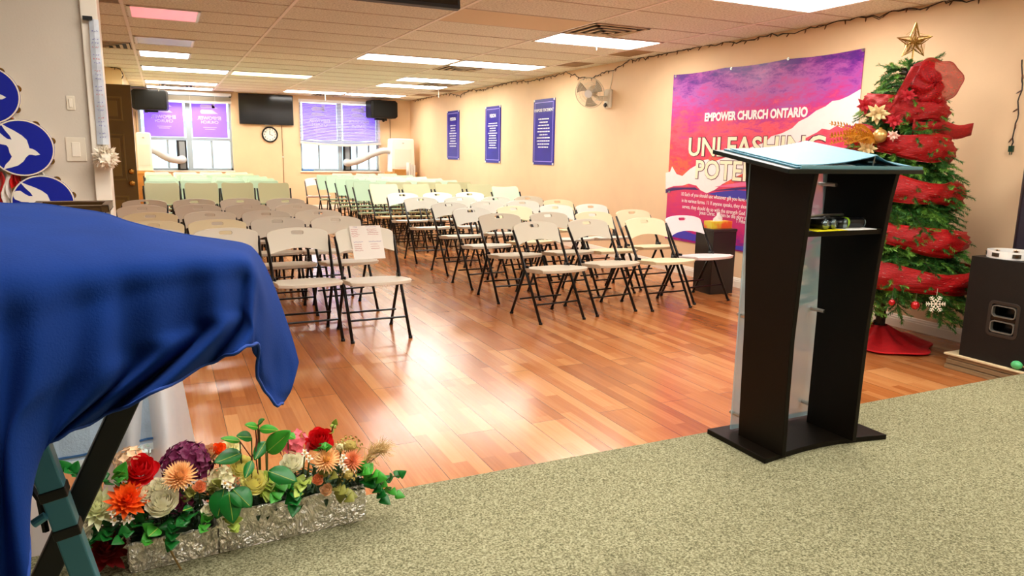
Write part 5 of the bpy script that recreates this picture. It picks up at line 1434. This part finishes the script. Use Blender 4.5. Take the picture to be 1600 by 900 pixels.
# ================================================================== FOIL BOXES AND FLOWERS
m_f = m_foil()
def foil(x0, x1, y, yaw, h, label):
    t = thing('foil_box', label, 'planter box', (x0, y, ZS), yaw, 'foil-wrapped flower boxes'); L_ = (x1-x0)/math.cos(yaw); D_ = .155
    nx, nz = 34, 8
    def skin(A, B, z0, z1):     # one crumpled side from A to B
        P = []
        for i in range(nz+1):
            row = []
            for k in range(nx+1):
                q = k/nx; e = 0 if k in (0, nx) or i in (0, nz) else .005
                n_ = Vector((B[1]-A[1], A[0]-B[0], 0)).normalized()
                p = Vector((A[0]+(B[0]-A[0])*q, A[1]+(B[1]-A[1])*q, z0+(z1-z0)*i/nz))+n_*R.uniform(-e*.8, e)+Vector((R.uniform(-e, e)*.4, 0, R.uniform(-e, e)*.5)); row.append(p)
            P.append(row)
        return P
    m = MB()
    c = [(0, 0), (L_, 0), (L_, D_), (0, D_)]
    for a, b_ in zip(c, c[1:]+c[:1]): m.grid(skin(a, b_, .001, h))
    m.add([(0, 0, .002), (L_, 0, .002), (L_, D_, .002), (0, D_, .002)], [(0, 3, 2, 1)])
    m.build('foil_wrap', m_f, t)
    m = MB()
    for a, b_ in zip(c, c[1:]+c[:1]):
        A = Vector((a[0], a[1], h)); B = Vector((b_[0], b_[1], h)); m.tube([A.lerp(B, k/14)+Vector((R.uniform(-.002, .002), R.uniform(-.002, .002), R.uniform(-.003, .003))) for k in range(15)], .005, 6)
    m.build('foil_rim', m_f, t)
    MB().box(.008, .008, .005, L_-.008, D_-.008, h-.02).build('floral_foam', mat('foam_green', '#24401e', .9), t)
    return t
foil(-.15, .076, 2.098, math.radians(3.2), .085, 'crumpled silver foil box at the left, shorter of the two flower boxes')
foil(.081, .515, 2.112, math.radians(3.4), .118, 'crumpled silver foil box at the right, longer of the two flower boxes')
m = MB().tube([at(256, 842, 'y', 2.08), at(283, 890, 'z', ZS+.006)], .003, 6).build('fallen_stem', mat('dry_stem', '#7a6030', .7)); tag(m, 'thin brown stem leaning against the shorter foil box', 'stem')

def fp(cx, cy, dy):       # position in the flower close-up -> world
    return at(90+cx*.35625, 640+cy*.35625, 'y', 2.10+dy)
TOC = lambda p: (Vector((0, 0, EYE))-p).normalized()
def basis(n):
    n = n.normalized(); x = n.cross(Vector((0, 0, 1))).normalized(); return x, x.cross(n)*-1, n
def stem_to(p, t):
    d = Vector((max(-.12, min(.48, p.x)), 2.18, ZS+.07))-p
    MB().tube([Vector((0, 0, 0)), d*.5+Vector((0, .01, 0)), d], .0025, 5).build('stem', m_stem, t)
def rose(p, r, mt, label, name='rose', n=26, openness=1.0, face=None, group=None):
    t = thing(name, label, 'flower', p, 0, group); nrm = (face or (TOC(p)*.75+Vector((0, 0, .7))+Vector((R.uniform(-.25, .25), 0, 0)))).normalized(); x, y, z = basis(nrm); m = MB()
    for k in range(n):
        q = (k/n); a = k*2.39996; rad_ = r*(.12+.78*q**.8)*openness; h = r*(.75-.75*q**1.5)
        base = (x*math.cos(a)+y*math.sin(a))*rad_*.45-z*r*.35
        tip = (x*math.cos(a)+y*math.sin(a))*rad_*(1+.15*q)+z*(h*.9)
        s = (x*-math.sin(a)+y*math.cos(a)); w = r*(.22+.42*q); P = []
        for i in range(6):
            u = i/5; c = base.lerp(tip, u)+(x*math.cos(a)+y*math.sin(a))*r*.16*math.sin(PI*u)*(.4+q)+(x*math.cos(a)+y*math.sin(a))*r*.10*q*u**3
            ww = w*(.35+.65*math.sin(PI*min(.85, u*.8+.1)))
            P.append([c+s*ww*v-(x*math.cos(a)+y*math.sin(a))*abs(v)**2*ww*.55+z*(-.10*r*abs(v)**2*u) for v in (-1, -.5, 0, .5, 1)])
        m.grid(P)
    m.build('petals', mt, t, smooth=True, raw=True); stem_to(p, t); return t
def dahlia(p, r, mt, label, name='dahlia', n=80, wid=.10, cup=.1, dense=1., group=None, core=None):
    t = thing(name, label, 'flower', p, 0, group); nrm = (TOC(p)*.8+Vector((0, 0, .6))).normalized(); x, y, z = basis(nrm); m = MB()
    for k in range(n):
        q = k/n; a = k*2.39996; el = (PI/2)*(1-q*1.08); d = (x*math.cos(a)+y*math.sin(a))*math.cos(el)+z*math.sin(el)
        leaf(m, d*r*.15, d, z, r*(.62+.36*q), r*wid, cup, 4)
    m.ball((0, 0, 0), r*.45, 10, 6)
    m.build('petals', mt, t, smooth=True, raw=True)
    if core: MB().ball(z*r*.35, r*.3, 10, 6).build('eye', core, t, smooth=True)
    stem_to(p, t); return t
def hydrangea(p, r, mt, label, name='hydrangea', n=46, sc=(1, 1, .8), fl=.30, group=None):
    t = thing(name, label, 'flower', p, 0, group); m = MB()
    for k in range(n):
        zz = 1-2*(k+.5)/n*.86; a = k*2.39996; s = math.sqrt(max(0, 1-zz*zz)); d = Vector((s*math.cos(a), s*math.sin(a), zz)); c = Vector((d.x*sc[0], d.y*sc[1], d.z*sc[2]))*r*R.uniform(.75, .95)
        x, y, z = basis(d+Vector((R.gauss(0, .25), R.gauss(0, .25), R.gauss(0, .25)))); ph = R.uniform(0, 1)
        for j in range(4):
            b_ = ph+j*PI/2; leaf(m, c, (x*math.cos(b_)+y*math.sin(b_)+z*.25), z, r*fl, r*fl*.45, .05, 3)
    m.ball((0, 0, 0), r*.55, 10, 6, sc)
    m.build('florets', mt, t, smooth=True, raw=True); stem_to(p, t); return t
def sprig(p, tgt, n, mt, L_, label, name='eucalyptus_sprig', w=.5, tip=.45, group='eucalyptus sprigs'):
    t = thing(name, label, 'foliage', p, 0, group); d = tgt-p; m = MB(); st = []
    for i in range(9): q = i/8; st.append(d*q+Vector((0, 0, .15*d.length*math.sin(PI*q))))
    MB().tube(st, .0022, 5).build('stem', m_stem, t)
    for k in range(n):
        q = .15+.85*k/max(1, n-1); c = d*q+Vector((0, 0, .15*d.length*math.sin(PI*q)))
        if k == n-1: dd = d.normalized()+Vector((0, 0, .1))
        else: s = -1 if k % 2 else 1; dd = d.normalized()*.5+Vector((-d.z, -.3, d.x)).normalized()*s*.8+Vector((R.gauss(0, .2), -.35, R.gauss(0, .2)))
        leaf(m, c, dd, TOC(p)+Vector((0, 0, .3)), L_*R.uniform(.85, 1.1), L_*w, R.uniform(-.1, .2), 9, tip)
    m.build('leaves', mt, t, smooth=True, solid=.0008); return t
pet = lambda n, c: mat('petal_'+n, c, .6, noise=.1, nscale=40, trans=.12)
cream = pet('cream', '#fffbe4'); yel = pet('yellow', '#fff8ae'); red = pet('red', '#e0101c'); dred = pet('dark_red', '#8a1010'); purp = pet('purple', '#701448'); peach = pet('peach', '#ffcf92')
orng = pet('orange', '#ff6a14'); pgr = pet('pale_green', '#f2f4cc'); wht = pet('white', '#fffaec'); pnk = pet('pink', '#ee6a78'); crm2 = pet('ivory', '#fbf4c8'); sal = pet('salmon', '#f0a070'); beig = pet('beige', '#f0c89c')
K = .00070     # close-up pixels to metres at the boxes
rose(fp(362, 262, .05), 74*K, red, 'large red rose at the left of the bouquet, above the orange dahlia', 'red_rose', 20, 1)
hydrangea(fp(570, 232, .08), 104*K, purp, 'large dark purple hydrangea, upper one', 'purple_hydrangea', 110, fl=.24)
hydrangea(fp(528, 400, .03), 62*K, purp, 'smaller dark purple hydrangea low beside the cream rose', 'purple_hydrangea', 30)
dahlia(fp(537, 297, -.02), 62*K, peach, 'peach pompom dahlia in front of the purple hydrangea', 'peach_dahlia', 190, .10, .25)
rose(fp(456, 405, -.02), 64*K, cream, 'largest cream rose, front left of the bouquet', 'cream_rose', 34, 1)
rose(fp(380, 366, .0), 40*K, cream, 'small cream rose left of the largest cream rose', 'cream_rose')
rose(fp(441, 336, .01), 40*K, cream, 'small cream rose above the largest cream rose', 'cream_rose')
dahlia(fp(308, 405, .0), 78*K, orng, 'orange dahlia with pointed petals at the left', 'orange_dahlia', 74, .20, .2)
dahlia(fp(175, 440, .03), 88*K, pgr, 'pale green chrysanthemum at the far left', 'green_chrysanthemum', 54, .17, .35)
rose(fp(100, 505, .0), 45*K, wht, 'white rose at the far left, upper of two', 'white_rose')
rose(fp(106, 556, .0), 38*K, wht, 'white rose at the far left, lower of two', 'white_rose')
hydrangea(fp(322, 222, .10), 62*K, beig, 'beige hydrangea behind the large red rose', 'beige_hydrangea', 30, fl=.36)
rose(fp(622, 340, -.01), 30*K, sal, 'small salmon rosebud right of the peach pompom dahlia', 'salmon_rose', 16)
rose(fp(658, 443, -.03), 30*K, cream, 'small cream rosebud above the corner of the shorter foil box', 'cream_rosebud', 16)
hydrangea(fp(720, 300, .03), 60*K, crm2, 'ivory hydrangea in the middle of the bouquet', 'ivory_hydrangea', 34, fl=.34)
rose(fp(860, 318, .0), 60*K, yel, 'pale yellow carnation, lower one in the middle', 'yellow_carnation', 34)
rose(fp(806, 248, .04), 52*K, yel, 'pale yellow carnation, upper one in the middle', 'yellow_carnation', 34)
rose(fp(1028, 232, .02), 54*K, cream, 'cream rose right of the big green leaves', 'cream_rose')
hydrangea(fp(1040, 152, .08), 70*K, pnk, 'pink hydrangea behind the cream rose', 'pink_hydrangea', 36)
rose(fp(1150, 135, .06), 66*K, red, 'red flower at the back right of the bouquet', 'red_peony', 24)
dahlia(fp(1180, 225, .0), 58*K, peach, 'peach aster at the right, left of the pair', 'peach_aster', 130, .085, .08, core=pet('eye', '#e0b050'))
dahlia(fp(1292, 228, .02), 54*K, sal, 'peach aster at the right, right of the pair', 'peach_aster', 130, .085, .08)
rose(fp(1140, 308, -.01), 30*K, sal, 'small peach rosebud at the right, upper of two', 'peach_rosebud', 16)
rose(fp(1178, 353, -.02), 32*K, beig, 'small peach rosebud at the right, lower of two', 'peach_rosebud', 16)
rose(fp(708, 172, .07), 34*K, orng, 'orange red bud behind the large dark leaf', 'orange_rosebud', 14)
rose(fp(668, 186, .07), 40*K, beig, 'beige rose behind the purple hydrangea', 'beige_rose', 20)
rose(fp(760, 170, .08), 44*K, crm2, 'ivory rose at the back of the bouquet', 'ivory_rose', 20)
hydrangea(fp(1280, 160, .08), 60*K, mat('dried', '#b09a4a', .8), 'dried mustard brown flower cluster at the back right', 'dried_cluster', 60, fl=.14)
hydrangea(fp(1240, 165, .08), 36*K, mat('dried2', '#d8d2a0', .8), 'pale dried flower cluster beside the red flower', 'dried_cluster', 40, fl=.16)
hydrangea(fp(1275, 285, .0), 42*K, mat('dried3', '#c8b060', .8), 'mustard dried flower cluster under the right aster', 'dried_cluster', 40, fl=.16)
dahlia(fp(215, 625, .05), 100*K, dred, 'dark red flower in the shade below the left roses', 'dark_red_flower', 50, .2, .3)
hydrangea(fp(375, 186, .12), 34*K, pet('bluewhite', '#cfe4e0'), 'tiny pale blue flower cluster behind the red rose', 'small_flower', 14, fl=.4)
for i, (cx, cy, wh) in enumerate(((245, 455, 'left of the orange dahlia'), (250, 490, 'under the orange dahlia, left'), (296, 488, 'under the orange dahlia, right'), (318, 480, 'below the small cream rose'), (1255, 212, 'left of the right aster, top'), (1246, 240, 'left of the right aster, middle'), (1262, 262, 'left of the right aster, lowest'), (1085, 190, 'right of the cream rose, top'), (1105, 215, 'right of the cream rose, lower'), (735, 325, 'in front of the ivory hydrangea'), (757, 343, 'beside the ivory hydrangea'))):
    dahlia(fp(cx, cy, -.03), 19*K, wht, 'tiny white daisy '+wh, 'daisy', 12, .28, .1, group='tiny daisies', core=pet('eye', '#e0b050'))
# big leaves and eucalyptus
def bigleaf(cx, cy, tx, ty, dy, L_, w, mt, label):
    a = fp(cx, cy, dy); b_ = fp(tx, ty, dy-.03); t = thing('broad_leaf', label, 'leaf', a, 0, 'broad green leaves'); m = MB()
    leaf(m, (0, 0, 0), b_-a, TOC(a)+Vector((0, 0, .4)), (b_-a).length, w*K, .08, 9, .8); m.build('blade', mt, t, smooth=True, solid=.001)
    MB().tube([(0, 0, 0), (b_-a)*.5+TOC(a)*.004, (b_-a)*.9+TOC(a)*.006], .0012, 4).build('midrib', m_ll, t)
    d = Vector((max(-.12, min(.48, a.x)), 2.17, ZS+.08))-a; MB().tube([Vector((0, 0, 0)), d], .002, 5).build('stem', m_stem, t)
bigleaf(805, 190, 682, 238, .03, 0, 34, m_dl, 'broad dark green leaf above the upper yellow carnation')
bigleaf(920, 185, 1030, 90, .0, 0, 42, m_gl, 'largest upright green leaf in the middle')
bigleaf(925, 270, 1052, 318, -.02, 0, 38, m_dl, 'broad green leaf lying below the cream rose')
bigleaf(912, 140, 862, 225, .03, 0, 26, m_dl, 'narrow dark leaf left of the largest upright leaf')
bigleaf(852, 225, 822, 305, -.03, 0, 20, m_dl, 'small dark leaf over the lower yellow carnation')
bigleaf(730, 350, 700, 480, -.02, 0, 45, m_dl, 'broad dark leaf hanging over the gap between the boxes, left')
bigleaf(770, 350, 850, 430, -.03, 0, 42, m_dl, 'broad dark leaf hanging over the gap between the boxes, right')
bigleaf(750, 360, 770, 500, -.04, 0, 42, m_dl, 'broad dark leaf hanging over the gap between the boxes, middle')
bigleaf(885, 85, 972, 92, .02, 0, 20, m_gl, 'small bright leaf high on the thin stem, right')
bigleaf(878, 78, 815, 68, .02, 0, 17, m_gl, 'small bright leaf high on the thin stem, left')
bigleaf(880, 62, 912, 40, .02, 0, 12, m_gl, 'topmost tiny bright leaf of the bouquet')
bigleaf(850, 122, 778, 118, .02, 0, 24, m_dl, 'small dark leaf halfway up the thin stem')
bigleaf(800, 138, 708, 128, .02, 0, 15, m_gl, 'narrow bright leaf halfway up the thin stem')
bigleaf(1010, 110, 1045, 130, .04, 0, 18, m_gl, 'small green leaf right of the largest upright leaf')
bigleaf(590, 430, 545, 445, -.02, 0, 16, m_dl, 'small dark leaf between the cream rose and the rosebud')
bigleaf(440, 520, 395, 560, -.03, 0, 30, m_gl, 'green leaf below the cream rose')
o = MB().tube([fp(868, 82, .02), fp(872, 130, .02), fp(868, 200, .01), fp(885, 330, .0), fp(880, 370, .0)], .002, 5).tube([fp(885, 88, .02), fp(872, 170, .02), fp(850, 215, .02)], .0018, 5).tube([fp(800, 140, .02), fp(850, 210, .02), fp(855, 330, .02), fp(850, 395, .02)], .0018, 5).build('bare_stems', mat('stem_red', '#6a2a1c', .6)); tag(o, 'thin reddish stems carrying the small bright leaves', 'stems')
for i, (a, b_, n, mt, L_, lb) in enumerate((
    ((420, 480, .04), (280, 570, -.05), 9, m_dl, .030, 'dark round-leaved eucalyptus over the left end of the shorter box'),
    ((430, 500, .03), (395, 580, -.06), 7, m_gl, .028, 'bright round-leaved eucalyptus over the shorter box'),
    ((520, 480, .02), (505, 580, -.06), 9, m_dl, .034, 'dark round-leaved eucalyptus in the middle of the shorter box'),
    ((600, 460, .02), (545, 500, -.05), 6, m_dl, .034, 'dark eucalyptus leaves left of the cream rosebud'),
    ((680, 470, .02), (640, 525, -.06), 6, m_gl, .030, 'bright eucalyptus leaves below the cream rosebud'),
    ((740, 470, .0), (775, 520, -.06), 6, m_ll, .030, 'lime eucalyptus leaves hanging where the boxes meet'),
    ((560, 400, .02), (590, 370, -.02), 6, mat('leaf_olive', '#8a8a3c', .5, noise=.2, nscale=12), .028, 'olive eucalyptus leaves beside the salmon rosebud'),
    ((640, 390, .02), (700, 330, -.02), 8, MATS['leaf_olive'], .028, 'olive eucalyptus leaves under the ivory hydrangea'),
    ((940, 300, .03), (925, 370, -.02), 8, m_ll, .034, 'lime eucalyptus leaves below the middle green leaf'),
    ((1010, 310, .02), (960, 380, -.04), 6, m_gl, .036, 'bright eucalyptus leaves above the longer box, left'),
    ((1060, 310, .02), (1040, 420, -.05), 8, m_dl, .036, 'dark eucalyptus leaves above the longer box, middle'),
    ((1100, 300, .02), (1060, 360, -.03), 7, m_ll, .030, 'lime eucalyptus leaves above the longer box, middle'),
    ((1130, 180, .05), (1180, 170, .0), 6, m_gl, .026, 'small eucalyptus leaves under the red flower'),
    ((1150, 270, .03), (1200, 290, -.02), 7, MATS['leaf_olive'], .030, 'olive eucalyptus leaves below the left peach aster'),
    ((1210, 340, .02), (1270, 385, -.04), 7, MATS['leaf_olive'], .036, 'olive eucalyptus leaves above the right end of the longer box'),
    ((1310, 280, .05), (1400, 300, -.01), 9, m_gl, .038, 'bright round leaves sticking out at the right end'),
    ((1330, 300, .04), (1420, 385, -.02), 10, m_dl, .034, 'dark round leaves hanging over the right end'),
    ((1370, 320, .03), (1480, 370, .0), 6, m_gl, .028, 'green leaves at the tip right of the longer box'),
    ((1400, 350, .03), (1500, 290, .0), 5, m_dl, .028, 'thin sprig reaching farthest right onto the carpet'),
    ((1200, 110, .08), (1215, 65, .06), 4, m_ll, .020, 'tiny lime leaves rising behind the red flower'),
    ((240, 330, .08), (150, 300, .06), 7, m_dl, .034, 'dark leaves in the shade left of the red rose'),
    ((280, 340, .05), (265, 290, .0), 6, m_gl, .036, 'green leaves left of the red rose'),
    ((160, 400, .12), (40, 265, .10), 8, m_dl, .034, 'dark leaves behind the black stand bar'),
    ((200, 520, .06), (130, 590, .0), 8, m_dl, .034, 'dark leaves under the white roses'),
    ((250, 500, .04), (215, 560, -.02), 7, m_dl, .030, 'dark leaves under the pale green chrysanthemum'))):
    sprig(fp(*a), fp(*b_), n, mt, L_*1.12, lb, w=.46)
# moss filling between the stems
m = MB()
for k in range(900):
    x = R.uniform(-.20, .50); y_ = 2.13+.10*R.random(); z = ZS+.09+.09*R.random()*(1 if x > -.14 else .6); d = Vector((R.gauss(0, 1), R.gauss(0, 1)-.4, R.gauss(.3, .8))); leaf(m, (x, y_, z), d, (0, 0, 1), R.uniform(.02, .045), .007, 0, 3)
o = m.build('greenery_filling', mat('filler', '#22451c', .6, noise=.3, nscale=20), raw=True); tag(o, 'dense dark green filling between the flowers in both foil boxes', 'greenery'); o['kind'] = 'stuff'
# pampas plume
p = fp(1330, 260, .04); t = thing('pampas_plume', 'feathery beige pampas grass plume at the right back of the bouquet', 'grass plume', p)
m = MB(); tip = fp(1500, 130, .06)-p
for k in range(260):
    q = R.random()**.7; c = tip*q*.55+Vector((0, 0, .02*math.sin(PI*q))); d = tip.normalized()+Vector((R.gauss(0, .55), R.gauss(0, .4), R.gauss(.1, .55)))
    e = d.normalized()*R.uniform(.025, .06); m.tube([c, c+e*.6+Vector((0, 0, .004)), c+e-Vector((0, 0, .004))], [.0011, .0008, .0004], 3, cap=False)
o = m.build('plume', mat('pampas', '#e0bf80', .8, trans=.2), t); MB().tube([(0, 0, -.06), (0, 0, 0), tip*.5], .002, 5).build('stem', m_stem, t)
